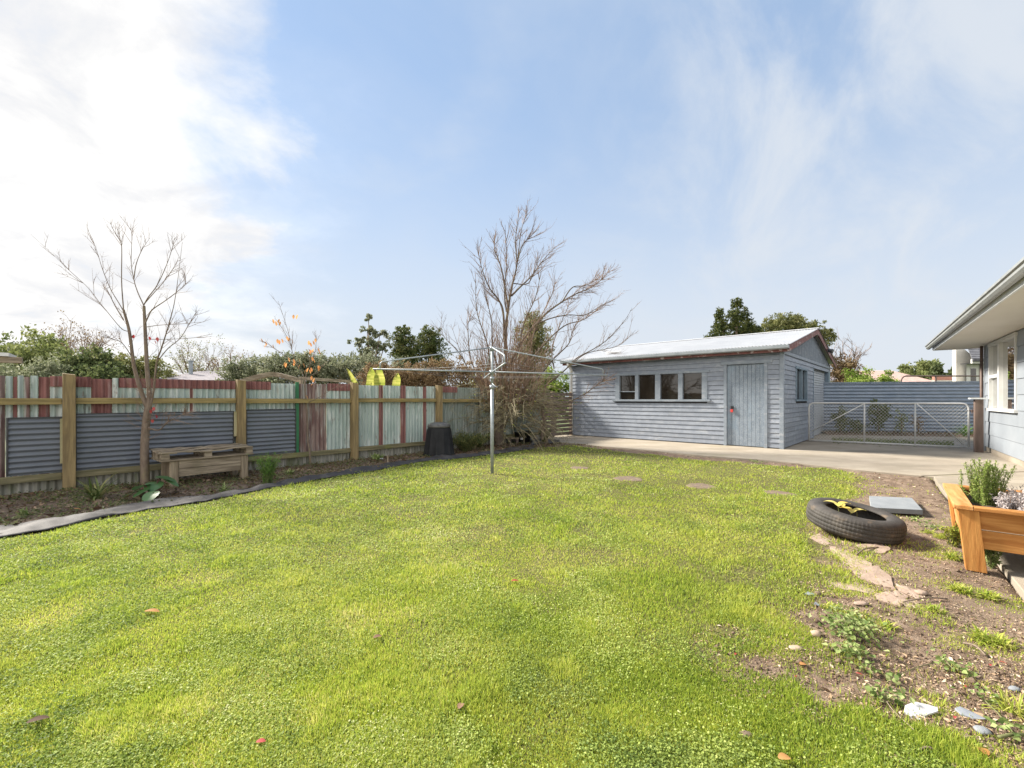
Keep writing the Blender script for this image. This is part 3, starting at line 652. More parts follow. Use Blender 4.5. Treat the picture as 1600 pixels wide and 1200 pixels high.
# ------------------------------------------------------------------ shed
shed = thing('garden_shed', 'blue grey weatherboard shed with corrugated roof and red trim', 'shed', (6.46, 10.53, 0))
LF, WS, EAVE, RIDGE = 6.15, 7.3, 2.34, 3.306
def boards(mb, fr, u0, u1, z0, z1, pitch, holes, n=.0, th=.015):
    k = int(math.ceil((z1-z0)/pitch))
    for i in range(k):
        a = z0+i*pitch+.0065; b = min(z0+(i+1)*pitch, z1); mid = (a+b)/2
        cuts = sorted([(h0, h1) for (h0, h1, y0, y1) in holes if y0 < mid < y1])
        xs = [u0]+[c for h_ in cuts for c in h_]+[u1]
        for j in range(0, len(xs), 2):
            s0, s1 = xs[j], xs[j+1]
            if s1-s0 < .02: continue
            parts = [s0, s1]
            if s1-s0 > 2.4:
                parts = [s0, s0+(s1-s0)*random.uniform(.3, .7), s1]
            for c0, c1 in zip(parts[:-1], parts[1:]):
                c1 -= .002 if c1 != s1 else 0
                w_ = random.uniform(-.0015, .0015)
                mb.hexa([fr.p(c0, n-.02, a), fr.p(c1, n-.02, a), fr.p(c1, n+th+w_, a), fr.p(c0, n+th+w_, a),
                         fr.p(c0, n-.02, b), fr.p(c1, n-.02, b), fr.p(c1, n+.001, b), fr.p(c0, n+.001, b)])
DOOR = (.40, 1.25, .02, 2.085); WIN = (1.74, 4.47, 1.14, 1.97)
hf = [(DOOR[0]-.06, DOOR[1]+.06, 0, DOOR[3]+.06), WIN]
def shadow_lining(fr, u0, u1, z0, z1, holes, root):
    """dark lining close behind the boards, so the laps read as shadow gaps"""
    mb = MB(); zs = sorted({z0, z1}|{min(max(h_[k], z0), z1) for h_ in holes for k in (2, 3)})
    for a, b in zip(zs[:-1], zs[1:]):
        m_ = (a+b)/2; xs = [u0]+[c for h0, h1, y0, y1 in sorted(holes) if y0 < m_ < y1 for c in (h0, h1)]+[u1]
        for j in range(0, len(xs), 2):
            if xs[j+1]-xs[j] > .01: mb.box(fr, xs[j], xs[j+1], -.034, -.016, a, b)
    mb.build('lap_shadow_lining', 'lap_shadow', root)
mb = MB(); boards(mb, SH, .07, LF-.02, .03, 2.32, .118, hf); mb.build('front_wall', 'shed', shed); shadow_lining(SH, .075, LF-.03, .04, 2.31, hf, shed)
SWIN = (1.42, 2.95, 1.15, 2.06); SDOOR = (4.05, 7.0, 0, 2.20)
mb = MB(); boards(mb, SS, .07, WS-.05, .03, 2.30, .118, [SWIN, SDOOR]); mb.build('side_wall', 'shed', shed); shadow_lining(SS, .075, WS-.06, .04, 2.29, [SWIN, SDOOR], shed)
# core: solid inner walls a little behind the boards (openings stay recessed)
mb = MB(); mb.box(SH, .12, LF-.1, -.34, -.12, .0, 2.3); mb.build('inner_wall', 'shed_trim', shed)
mb = MB(); boards(mb, Fr(SH.p(LF, 0, 0), SS.u, -SS.n), .03, WS-.05, .03, 2.30, .118, []); mb.build('far_wall', 'shed', shed)
mb = MB(); mb.box(SS, .4, SDOOR[0]-.02, -.34, -.12, 0, 2.3); mb.box(SS, WS-.08, WS, -5.9, -.02, 0, 2.3); mb.box(SS, SDOOR[0]-.02, SDOOR[1]+.2, -.34, -.14, 0, 2.3); mb.build('inner_wall', 'shed_trim', shed)
mb = MB(); mb.box(SH, -.022, .068, -.09, .024, .01, 2.33); mb.build('corner_board', 'shed_trim', shed, bevel=.003)
mb = MB(); mb.box(SH, LF-.03, LF+.03, -.09, .022, .01, 2.33); mb.build('corner_board', 'shed_trim', shed, bevel=.003)
mb = MB(); mb.box(SS, WS-.06, WS+.02, -.06, .022, .01, 2.30); mb.build('corner_board', 'shed_trim', shed, bevel=.003)
# gable: vertical boards under the roof line
mid = WS/2
def roofz(u): return EAVE+.08+(RIDGE-EAVE-.08)*(1-abs(u-mid)/(mid+.25))
mb = MB(); u = .0
while u < WS-.01:
    u2 = min(u+.145, WS); zt0, zt1 = roofz(u)-.05, roofz(u2)-.05
    if u < mid < u2: pass
    nn = random.uniform(.004, .009)
    mb.hexa([SS.p(u+.004, -.03, 2.36), SS.p(u2-.004, -.03, 2.36), SS.p(u2-.004, nn, 2.36), SS.p(u+.004, nn, 2.36),
             SS.p(u+.004, -.03, zt0), SS.p(u2-.004, -.03, zt1), SS.p(u2-.004, nn, zt1), SS.p(u+.004, nn, zt0)]) 
    mb.box(SS, u2-.022, u2+.022, nn, nn+.022, 2.36, min(zt0, zt1)-.01)
    u = u2
mb.build('gable', 'shed_trim', shed)
mb = MB(); mb.box(SS, -.02, WS, .0, .034, 2.285, 2.362); mb.build('gable_trim', 'shed_trim', shed, bevel=.003)
mb = MB(); mb.hexa([SS.p(0, -LF-.0, 2.36), SS.p(WS, -LF, 2.36), SS.p(WS, -LF-.02, 2.36), SS.p(0, -LF-.02, 2.36), SS.p(0, -LF, 2.40), SS.p(mid, -LF, 3.2), SS.p(mid, -LF-.02, 3.2), SS.p(0, -LF-.02, 2.40)])
mb.build('far_gable', 'shed_trim', shed)
# roof: ribs run from ridge to eave; n of SS: +.18 (gable overhang) to -(LF+.2)
def roofslope(mb, ua, za, ub, zb, n0, n1, pitch=.076, amp=.009, seg=6):
    m_ = int(abs(n1-n0)/pitch*seg); vs = []
    for th in (0, -.006):
        for c in np.linspace(n0, n1, m_+1):
            dz = amp*math.sin(2*math.pi*c/pitch)+th
            vs += [SS.p(ua, c, za+dz), SS.p(ub, c, zb+dz)]
    k = 2*(m_+1); fs = []
    for i in range(m_):
        fs += [(2*i, 2*i+2, 2*i+3, 2*i+1), (k+2*i, k+2*i+1, k+2*i+3, k+2*i+2), (2*i, k+2*i, k+2*i+2, 2*i+2)]
    return mb.add(vs, fs)
ez = 2.485
for ua, za in ((-.29, ez), (WS+.29, ez)):
    mb = MB(); roofslope(mb, ua, za, mid, RIDGE, .20, -LF-.22)
    rf = mb.build('roof', 'zinc', shed)
mb = MB()
for s_ in (-1, 1):
    mb.hexa([SS.p(mid, .21, RIDGE+.022), SS.p(mid+s_*.16, .21, RIDGE-.016), SS.p(mid+s_*.16, -LF-.23, RIDGE-.016), SS.p(mid, -LF-.23, RIDGE+.022),
             SS.p(mid, .21, RIDGE+.026), SS.p(mid+s_*.16, .21, RIDGE-.012), SS.p(mid+s_*.16, -LF-.23, RIDGE-.012), SS.p(mid, -LF-.23, RIDGE+.026)])
mb.build('ridge_cap', 'zinc', shed)
for s_ in (0, 1):
    mb = MB(); ua, ub = (-.25, mid) if s_ == 0 else (WS+.25, mid)
    za, zb = ez-.02, RIDGE-.022
    mb.hexa([SS.p(ua, .15, za-.15), SS.p(ub, .15, zb-.15), SS.p(ub, .18, zb-.15), SS.p(ua, .18, za-.15),
             SS.p(ua, .15, za), SS.p(ub, .15, zb), SS.p(ub, .18, zb), SS.p(ua, .18, za)]); mb.build('barge_board', 'barge', shed)
mb = MB(); mb.box(SH, -.14, LF+.15, .215, .24, 2.315, 2.455); mb.build('fascia', 'barge', shed)
mb = MB(); mb.box(SH, -.14, LF+.15, .0, .214, 2.33, 2.345); mb.build('eave_lining', 'shed_trim', shed)
mb = MB(); pts = [(.245, 2.46), (.245, 2.395), (.275, 2.375), (.315, 2.378), (.345, 2.40), (.35, 2.462)]
def extrude(mb, fr, prof, u0, u1, th=.004):
    n = len(prof); c = np.mean(prof, axis=0)
    inn = [(a+(c[0]-a)*.1, b+.006) for a, b in prof]
    vs = []
    for u_ in (u0, u1):
        vs += [fr.p(u_, a, b) for a, b in prof]+[fr.p(u_, a, b) for a, b in inn]
    m2 = 2*n; fs = []
    for i in range(n-1):
        fs += [(i, i+1, m2+i+1, m2+i), (n+i+1, n+i, m2+n+i, m2+n+i+1)]
        fs += [(i+1, i, n+i, n+i+1), (m2+i, m2+i+1, m2+n+i+1, m2+n+i)]
    fs += [(0, m2, m2+n, n), (n-1, 2*n-1, m2+2*n-1, m2+n-1)]
    fs += [tuple(range(n)), tuple(range(m2+n-1, m2-1, -1))]
    return mb.add(vs, fs)
extrude(mb, SH, pts, -.18, LF+.18); mb.build('gutter', 'gutter', shed)
mb = MB(); mb.tube([SH.p(LF-.10, .29, 2.38), SH.p(LF-.10, .28, 2.30), SH.p(LF-.10, .08, 2.18), SH.p(LF-.10, .07, .05)], .038, 10); mb.build('downpipe', 'white', shed, smooth=True)
# door
dr = MB(); dw = (DOOR[1]-DOOR[0])/9
for i in range(9): dr.box(SH, DOOR[0]+i*dw+.002, DOOR[0]+(i+1)*dw-.002, -.05, -.015+random.uniform(-.001, .001), .03, DOOR[3]-.01)
door = dr.build('door', 'shed_door', shed, bevel=.003)
mb = MB(); pl_ = SH.p(1.13, 0, .92); mb.box(SH, 1.10, 1.16, -.0145, .012, .95, 1.03); mb.tube([SH.p(1.115, .02, .95), SH.p(1.115, .02, 1.0), SH.p(1.145, .02, 1.0), SH.p(1.145, .02, .95)], .006, 6); mb.build('hasp', 'darkmetal', door)
mb = MB(); mb.box(SH, 1.10, 1.16, .006, .034, .87, .945); mb.build('padlock', 'red', door, bevel=.006)
mb = MB(); mb.box(SH, DOOR[0]-.075, DOOR[0]-.002, -.05, .030, .012, DOOR[3]); mb.box(SH, DOOR[1]+.002, DOOR[1]+.075, -.05, .030, .012, DOOR[3])
mb.box(SH, DOOR[0]-.18, DOOR[1]+.14, -.02, .045, DOOR[3]+.002, DOOR[3]+.085); mb.build('door_frame', 'shed_trim', shed, bevel=.004)
# front window: four lights in one frame
def uS(px): r = (px-800)/F; return (6.46-10.53*r)/(.734+.679*r)
panes = [(968.5, 992.7), (998, 1024), (1032, 1060), (1067, 1097)]
mb = MB(); z0, z1 = WIN[2], WIN[3]; xs = [WIN[0]]+[c for a, b in reversed(panes) for c in (uS(b), uS(a))]+[WIN[1]]
for i in range(0, len(xs), 2): mb.box(SH, xs[i], xs[i+1], -.07, .028, z0+.06, z1-.055)
mb.box(SH, WIN[0]-.06, WIN[1]+.06, -.07, .034, z1-.053, z1+.012); mb.box(SH, WIN[0]-.08, WIN[1]+.08, -.07, .055, z0, z0+.058)
mb.box(SH, uS(992.7), uS(968.5), -.03, .0, 1.42, 1.445)
win = mb.build('window', 'shed_trim', shed, bevel=.003)
mb = MB()
for a, b in panes: mb.box(SH, uS(b)+.003, uS(a)-.003, -.06, -.045, z0+.062, z1-.058)
mb.build('pane', 'glass', win)
mb = MB(); z0, z1 = SWIN[2], SWIN[3]; a, b = SWIN[0], SWIN[1]; c = (a+b)/2
for q0, q1 in ((a, a+.06), (c-.03, c+.03), (b-.06, b)): mb.box(SS, q0, q1, -.07, .03, z0+.05, z1-.05)
mb.box(SS, a-.04, b+.04, -.07, .035, z1-.048, z1+.01); mb.box(SS, a-.05, b+.05, -.07, .05, z0, z0+.048)
win = mb.build('window', 'blue_jamb', shed, bevel=.003)
MB().box(SS, a+.062, b-.062, -.06, -.045, z0+.05, z1-.05).build('pane', 'glass', win)
mb = MB(); z = .03
while z < 2.18:
    mb.hexa([SS.p(4.06, -.13, z), SS.p(6.985, -.13, z), SS.p(6.985, -.095, z+.004), SS.p(4.06, -.095, z+.004), SS.p(4.06, -.13, z+.074), SS.p(6.985, -.13, z+.074), SS.p(6.985, -.108, z+.074), SS.p(4.06, -.108, z+.074)]); z += .078
mb.build('roller_door', 'roller', shed)
MB().box(SS, 6.99, WS-.05, -.12, .02, .012, 2.2).build('door_jamb', 'blue_jamb', shed); MB().box(SS, 4.0, 4.05, -.12, .018, .012, 2.2).build('door_jamb', 'blue_jamb', shed)
mb = MB(); p = SS.p(WS*.74, .2, 2.80); mb.tube([p, p+SS.n*.12-np.array([0, 0, .04])], [.05, .07], 8); mb.tube([p+SS.u*.18, p+SS.u*.18+SS.n*.12-np.array([0, 0, .04])], [.05, .07], 8); mb.box(SS, WS*.74-.05, WS*.74+.25, .181, .205, 2.76, 2.84); mb.build('floodlight', 'darkmetal', shed)
mb = MB(); c = SS.p(.55, -5.0, ez+.21); mb.hexa([c+np.array(q)*1.0 for q in ((-.1, -.12, -.03), (.32, -.2, .0), (.32, .1, .06), (-.1, .1, .04), (-.1, -.12, .0), (.32, -.2, .05), (.32, .1, .10), (-.1, .1, .07))]); mb.build('roof_vent', 'zinc', shed)

# ------------------------------------------------------------------ house on the right
house = thing('house', 'pale blue house with white framed window and deep cream eave', 'house', (10.93, 10.2, 0))
HW = (.51, 2.78, .96, 2.40)
mb = MB(); boards(mb, HO, .06, 13.5, .12, 2.44, .29, [HW, (6.2, 8.2, .96, 2.44)], th=.014); mb.build('wall', 'housewall', house); shadow_lining(HO, .07, 13.4, .13, 2.43, [HW, (6.2, 8.2, .96, 2.44)], house)
mb = MB(); mb.box(HO, .02, 13.5, -.40, -.22, .0, 2.44); mb.box(HO, 0.0, 13.5, -.22, -.01, -.05, .118); mb.build('foundation', 'conc', house)
mb = MB(); e = Fr(HO.p(0, -.02, 0), -HO.n, -HO.u); boards(mb, e, .02, 7, .12, 2.44, .29, [], th=.014); mb.build('end_wall', 'housewall', house)
mb = MB(); mb.box(HO, -.02, .058, -.03, .022, .02, 2.44); mb.build('corner_board', 'housewall', house, bevel=.003)
mb = MB(); mb.tube([HO.p(-.06, .05, 2.44), HO.p(-.06, .05, .03)], .028, 8); mb.build('corner_pipe', 'rustpipe', house, smooth=True)
mb = MB(); mb.box(HO, -.70, 13.5, -7, .80, 2.452, 2.47); mb.build('soffit', 'soffit', house)
mb = MB(); mb.box(HO, -.72, 13.5, .80, .825, 2.440, 2.585); mb.box(HO, -.72, -.70, -7, .80, 2.44, 2.585); mb.build('fascia', 'fascia', house)
mb = MB(); extrude(mb, HO, [(.828, 2.60), (.828, 2.52), (.86, 2.495), (.90, 2.50), (.925, 2.53), (.925, 2.565), (.945, 2.575), (.945, 2.605)], -1.0, 13.5); mb.build('gutter', 'hgutter', house)
mb = MB()
mb.hexa([HO.p(-.95, .86, 2.585), HO.p(13.5, .86, 2.585), HO.p(13.5, -3.2, 3.45), HO.p(-.95, -3.2, 3.45), HO.p(-.95, .86, 2.60), HO.p(13.5, .86, 2.60), HO.p(13.5, -3.2, 3.47), HO.p(-.95, -3.2, 3.47)])
mb.hexa([HO.p(-.95, -7.3, 2.585), HO.p(13.5, -7.3, 2.585), HO.p(13.5, -3.2, 3.45), HO.p(-.95, -3.2, 3.45), HO.p(-.95, -7.3, 2.60), HO.p(13.5, -7.3, 2.60), HO.p(13.5, -3.2, 3.47), HO.p(-.95, -3.2, 3.47)])
mb.build('roof', 'rooftile', house)
def housewin(a, m_, b, z0, z1, split):
    mb = MB()
    mb.box(HO, a, a+.06, -.10, .03, z0+.05, z1-.04); mb.box(HO, b-.07, b, -.10, .03, z0+.05, z1-.04); mb.box(HO, m_-.05, m_+.05, -.10, .026, z0+.05, z1-.04)
    mb.box(HO, a-.03, b+.03, -.10, .034, z1-.038, z1+.03); mb.box(HO, a-.04, b+.04, -.10, .06, z0-.01, z0+.048)
    if split: mb.box(HO, a+.062, m_-.052, -.09, .022, 1.66, 1.73)
    f = mb.build('window', 'white', house, bevel=.004)
    MB().box(HO, a+.05, b-.05, -.045, -.039, z0+.045, z1-.038).build('pane', 'clear', f)
    mb = MB(); n_ = 90; vs = []
    for i in range(n_+1):
        u_ = a+.04+(b-a-.08)*i/n_; off = -.15+.016*math.sin(i*1.1)+.01*math.sin(i*.37)
        vs += [HO.p(u_, off, z0+.03), HO.p(u_, off, z1-.01)]
    mb.add(vs, [(2*i, 2*i+2, 2*i+3, 2*i+1) for i in range(n_)]); mb.build('curtain', 'curtain', f, smooth=True)
housewin(HW[0], 1.41, HW[1], HW[2], HW[3], True)
housewin(6.2, 7.2, 8.2, .96, 2.40, False)

# ------------------------------------------------------------------ blue fence, gate, post
pA, pB = np.array([10.95, 15.57]), np.array([18.5, 13.85]); uu = (pB-pA)/np.linalg.norm(pB-pA)
FB = Fr(pA, uu, (uu[1], -uu[0])); LB = float(np.linalg.norm(pB-pA))
bf = thing('steel_fence', 'blue horizontal corrugated steel fence behind the wire gate', 'fence', (11.25, 15.5, 0))
for i in range(3):
    mb = MB(); corr(mb, FB, i*LB/3, (i+1)*LB/3+.03, .03, 1.77, .004*i, pitch=.114, amp=.019, vert=False); mb.build('steel_sheet', 'blue_iron', bf)
mb = MB(); mb.box(FB, 0, LB, -.03, .03, 1.772, 1.80); mb.build('capping', 'blue_iron', bf)
for u0 in (.02, LB/3, 2*LB/3):
    mb = MB(); mb.box(FB, u0, u0+.05, -.07, -.018, 0, 1.77); mb.build('post', 'darkmetal', bf)

gA, gB = np.array([8.31, 12.36]), np.array([10.86, 10.50]); uu = (gB-gA)/np.linalg.norm(gB-gA)
FG = Fr(gA, uu, (uu[1], -uu[0])); LG = float(np.linalg.norm(gB-gA))
gate = thing('farm_gate', 'silver tubular farm gate with chain wire mesh beside the shed', 'gate', (8.31, 12.36, 0))
def rnd_corner(p, a, b, r=.14, k=6):
    """quarter-round between two straight runs"""
    return [p+a*r*(1-t)**2+b*r*t**2 for t in np.linspace(0, 1, k)]
up_ = np.array([0, 0, 1.]); zt, zb = 1.10, .06
pts = [FG.p(0, 0, zb)]+rnd_corner(FG.p(0, 0, zt), -up_, FG.u)+rnd_corner(FG.p(LG, 0, zt), -FG.u, -up_)+[FG.p(LG, 0, zb)]
mb = MB(); mb.tube(pts, .020, 10); mb.tube([FG.p(.0, 0, zb), FG.p(LG, 0, zb)], .020, 10)
mb.build('frame', 'gatepaint', gate, smooth=True)
for f_ in (.385, .70):
    mb = MB(); mb.tube([FG.p(LG*f_, 0, zb), FG.p(LG*f_, 0, zt)], .019, 8); mb.build('upright', 'gatepaint', gate, smooth=True)
for a, b, za, zb2 in ((.385, .02, zt-.01, zb+.25), (.71, .97, zt-.01, zb+.06)):
    mb = MB(); mb.tube([FG.p(LG*a, .012, za), FG.p(LG*b, .012, zb2)], .013, 8); mb.build('brace', 'gatepaint', gate, smooth=True)
mb = MB(); st = .072; k = int(LG/st)+18
for i in range(-18, k):
    for s_ in (1, -1):
        a = i*st; b = a+(zt-zb)*.85
        if s_ < 0: a, b = b, a
        za, zb3 = zb, zt
        q = []
        for t in (0, 1):
            q.append((a+(b-a)*t, za+(zb3-za)*t))
        (a0, z0), (a1, z1) = q
        def clip(a0, z0, a1, z1):
            dx = a1-a0; dz = z1-z0; t0, t1 = 0., 1.
            for lo_, hi_ in ((.01, LG-.01),):
                ta, tb = (lo_-a0)/dx, (hi_-a0)/dx
                if ta > tb: ta, tb = tb, ta
                t0, t1 = max(t0, ta), min(t1, tb)
            if t1-t0 < .03: return None
            return a0+dx*t0, z0+dz*t0, a0+dx*t1, z0+dz*t1
        c_ = clip(a0, z0, a1, z1)
        if c_: mb.tube([FG.p(c_[0], .003*s_, c_[1]), FG.p(c_[2], .003*s_, c_[3])], .0031, 3, False)
mb.build('wire_mesh', 'wire', gate)
mb = MB(); mb.tube([FG.p(LG-.02, 0, .93), FG.p(LG+.16, .02, .93)], .018, 6); mb.tube([FG.p(LG+.05, .03, .97), FG.p(LG+.05, .03, .86)], .01, 6); mb.build('latch', 'rustpipe', gate)
gp_ = thing('gate_post', 'rusty brown square gate post with flat cap by the house corner', 'post', (10.5, 9.92, 0))
mb = MB(); FPp = Fr((10.49, 9.93), FG.u[:2], FG.n[:2]); mb.box(FPp, -.07, .07, -.07, .07, -.1, 1.20); mb.build('post', 'rustpost', gp_, bevel=.008)
mb = MB(); mb.box(FPp, -.15, .11, -.10, .10, 1.203, 1.235); mb.build('cap', 'fascia', gp_, bevel=.004)

# ------------------------------------------------------------------ clothesline
cl = thing('clothesline', 'galvanised rotary clothesline with bare folded arms standing in the lawn', 'clothesline', (-.32, 7.14, 0))
c = np.array([-.32, 7.14, 0]); zl, zt = 1.645, 2.035
mb = MB(); mb.tube([c+(0, 0, -.05), c+(0, 0, 1.40)], .026, 14); mb.build('pole', 'galv', cl, smooth=True)
mb = MB(); mb.tube([c+(0, 0, 1.38), c+(0, 0, 2.04)], .021, 12); mb.tube([c+(0, 0, 1.37), c+(0, 0, 1.43)], .040, 12); mb.tube([c+(0, 0, 1.52), c+(0, 0, 1.56)], .034, 12)
mb.tube([c+(.0, -.02, 1.455), c+(.06, -.05, 1.40), c+(.09, -.07, 1.40)], .008, 6); mb.build('mast', 'galv', cl, smooth=True)
mb = MB(); mb.tube([c+(0, 0, 1.99), c+(0, 0, 2.055)], .04, 12); mb.tube([c+(0, 0, 1.61), c+(0, 0, 1.67)], .042, 12); mb.build('hub', 'galv', cl, smooth=True)
arms = [((.93, .367), 2.20), ((-.90, -.436), 1.86), ((.13, -.99), 1.86), ((-.13, .99), 1.95)]
tips = []
for (dx, dy), L in arms:
    dv = np.array([dx, dy, 0])/math.hypot(dx, dy); mb = MB()
    mb.tube([c+(0, 0, zl)+dv*.03, c+(0, 0, zl-.01)+dv*L], .0115, 8); mb.build('arm', 'galv', cl, smooth=True)
    mb = MB(); mb.tube([c+(0, 0, zt)+dv*.03, c+(0, 0, zl+.10)+dv*(L-.13), c+(0, 0, zl+.075)+dv*(L-.105), c+(0, 0, zl)+dv*(L-.10)], .010, 8); mb.build('strut', 'galv', cl, smooth=True)
    tips.append((c+(0, 0, zl), dv, L))
order = [0, 2, 1, 3]; mb = MB()
for fr_ in (.97, .70):
    for i in range(4):
        a, b = tips[order[i]], tips[order[(i+1) % 4]]
        p, q = a[0]+a[1]*a[2]*fr_, b[0]+b[1]*b[2]*fr_
        mb.tube([p+(q-p)*t-np.array([0, 0, .03*4*t*(1-t)]) for t in (0, .25, .5, .75, 1)], .0009, 3, False)
mb.build('line_wire', 'galv', cl)

# ------------------------------------------------------------------ compost bin
cb = thing('compost_bin', 'black ribbed plastic compost bin beside the iron fence', 'compost bin', gp(686, 712))
c = gp(686, 712); c[2] = .0
fl = lambda a, z: 1+.12*(abs(math.cos(a*6))**5)*(1 if z < .52 else .15)
mb = MB(); mb.lathe(c, [(.305, -.03), (.305, .03), (.292, .05), (.258, .55), (.240, .585), (.235, .60), (.22, .60)], 96, fl); mb.build('body', 'blackplastic', cb, smooth=True)
mb = MB(); mb.lathe(c, [(.205, .598), (.24, .602), (.246, .63), (.236, .665), (.165, .70), (.09, .715), (.03, .718)], 64); mb.build('lid', 'lid', cb, smooth=True)

# ------------------------------------------------------------------ pallet bench
FB2o = gp(262, 764); uu = np.array([.64, .768]); 
PB = Fr(FB2o[:2], uu, (uu[1], -uu[0]))
pb = thing('pallet_bench', 'weathered timber bench with a rough pallet top against the fence', 'bench', FB2o)
LBn, WB = .99, .42
for u0 in (.0, LBn-.13):
    for n0 in (0.0, -WB+.02):
        MB().box(PB, u0+.03, u0+.12, n0-.085, n0, -.05, .36).build('leg', 'old_wood_v', pb, bevel=.004)
MB().box(PB, .125, LBn-.105, -.035, -.008, .255, .365).build('apron_board', 'old_wood', pb, bevel=.003)
MB().box(PB, .125, LBn-.105, -.035, -.012, .145, .250).build('apron_board', 'old_wood', pb, bevel=.003)
MB().box(PB, .125, LBn-.105, -WB+.03, -WB+.055, .16, .365).build('apron_board', 'old_wood', pb, bevel=.003)
pal = MB()
for k, n0 in enumerate((.02, -.13, -.29, -.44)): pal.box(PB, -.08, LBn+.06, n0-.09, n0, .365, .387)
for u0 in (-.07, .42, LBn-.04):
    for n0 in (.015, -.20, -.42): pal.box(PB, u0, u0+.09, n0-.10, n0, .389, .462)
pal.box(PB, -.075, .10-.0, -.55, .018, .464, .480); pal.box(PB, LBn-.11, LBn+.055, -.55, .018, .464, .480); pal.box(PB, .41, .52, -.55, .016, .464, .480)
pl2 = pal.build('pallet', 'old_wood', pb, bevel=.003)
mb = MB()
for k in range(9):
    n0 = .035-k*.065; u0 = -.08+random.uniform(-.03, .04); u1 = LBn+.06+random.uniform(-.05, .03); N_ = 14; vs = []
    for i in range(N_+1):
        t = i/N_; zz = .486+.022*math.sin(t*9+k*1.7)*random.uniform(.3, 1)+.004*k % .01
        w_ = .058*random.uniform(.75, 1.05)
        for (dn, dz) in ((0, 0), (-w_, random.uniform(-.004, .006)), (-w_, -.016), (0, -.014)): vs.append(PB.p(u0+(u1-u0)*t, n0+dn, zz+dz))
    fs = [(4*i+j, 4*i+(j+1) % 4, 4*i+4+(j+1) % 4, 4*i+4+j) for i in range(N_) for j in range(4)]+[(3, 2, 1, 0), (4*N_, 4*N_+1, 4*N_+2, 4*N_+3)]
    mb.add(vs, fs)
mb.build('top_board', 'old_wood', pb)

# ------------------------------------------------------------------ tyre, slab, flagstones, pads
ty = thing('tyre', 'old black car tyre lying tilted on the dirt at the lawn edge', 'tyre', gp(1333, 832))
c = np.array([3.08, 3.98, .115])
prof = [(.222, -.075), (.235, -.088), (.275, -.098), (.315, -.092), (.345, -.075), (.352, -.06), (.355, -.05), (.351, -.046), (.356, -.042), (.359, -.018), (.3545, -.014), (.3545, -.010), (.359, -.006), (.360, .018), (.3555, .022), (.3555, .026), (.359, .03),
        (.356, .048), (.352, .051), (.354, .055), (.350, .066), (.343, .078), (.318, .092), (.278, .100), (.240, .092), (.224, .080), (.218, .070), (.226, .062), (.262, .060), (.300, .045), (.318, .0), (.300, -.045), (.262, -.062), (.226, -.064)]
mb = MB(); mb.lathe((0, 0, 0), prof, 240, lambda a, z: 1-(.009 if (int(a*240/(2*math.pi)+.5) % 3 == 0 and abs(z) < .088) else 0), close=True)
V = np.array(mb.v); tl = R(5.5); V = np.stack([V[:, 0]*math.cos(tl)+V[:, 2]*math.sin(tl), V[:, 1], -V[:, 0]*math.sin(tl)+V[:, 2]*math.cos(tl)], 1); t2_ = R(7)
V = np.stack([V[:, 0], V[:, 1]*math.cos(t2_)-V[:, 2]*math.sin(t2_), V[:, 1]*math.sin(t2_)+V[:, 2]*math.cos(t2_)], 1)+c
mesh_obj('tread', V, mb.f, 'tyre', ty, True)
mb = MB(); mb.lathe((c[0], c[1], 0), [(.23, -.05), (.225, .035), (.15, .045), (.02, .05)], 24, lambda a, z: 1+.05*math.sin(a*5)); mb.build('soil_fill', 'potsoil', ty, smooth=True)
sp = thing('seedling', 'pale yellow leaved seedling growing inside the old tyre', 'plant', (2.97, 4.0, .05))
mb = MB(); L1 = []
base = np.array([2.96, 3.98, .04])
for tip, k in (((2.93, 3.97, .255), 4), ((3.03, 3.93, .205), 4)):
    tip = np.array(tip); mb.tube([base, (base+tip)/2+(.005, 0, 0), tip], [.006, .005, .004], 5)
    for j in range(k):
        a = j*2.2+tip[0]*40; L1.append((tip, a))
mb.tube([(3.09, 3.95, .03), (3.085, 3.95, .19)], [.005, .004], 5); mb.build('stem', 'stem', sp)
def bigleaf(mb, p, az, el, L, wd, droop=.5, n=6, cup=.15):
    """one broad leaf: a curved strip with a midrib fold"""
    vs = []; pos = np.array(p, float)
    for i in range(n+1):
        t = i/n; e_ = el-droop*t*1.6
        dv = np.array([math.cos(az)*math.cos(e_), math.sin(az)*math.cos(e_), math.sin(e_)])
        sd_ = np.array([-math.sin(az), math.cos(az), 0]); nn = np.cross(dv, sd_)
        ww = wd*math.sin(math.pi*min(1, (t*.92+.06)))**.75*.5
        vs += [pos-sd_*ww+nn*-ww*cup*-1, pos, pos+sd_*ww+nn*ww*cup]; pos = pos+dv*L/n
    fs = []
    for i in range(n): fs += [(3*i, 3*i+1, 3*i+4, 3*i+3), (3*i+1, 3*i+2, 3*i+5, 3*i+4)]
    return mb.add(vs, fs)
mb = MB()
for tip, a in L1: bigleaf(mb, tip, a, .45, .12, .065, .6)
mb.build('leaf', 'paleyellow', sp, smooth=True)

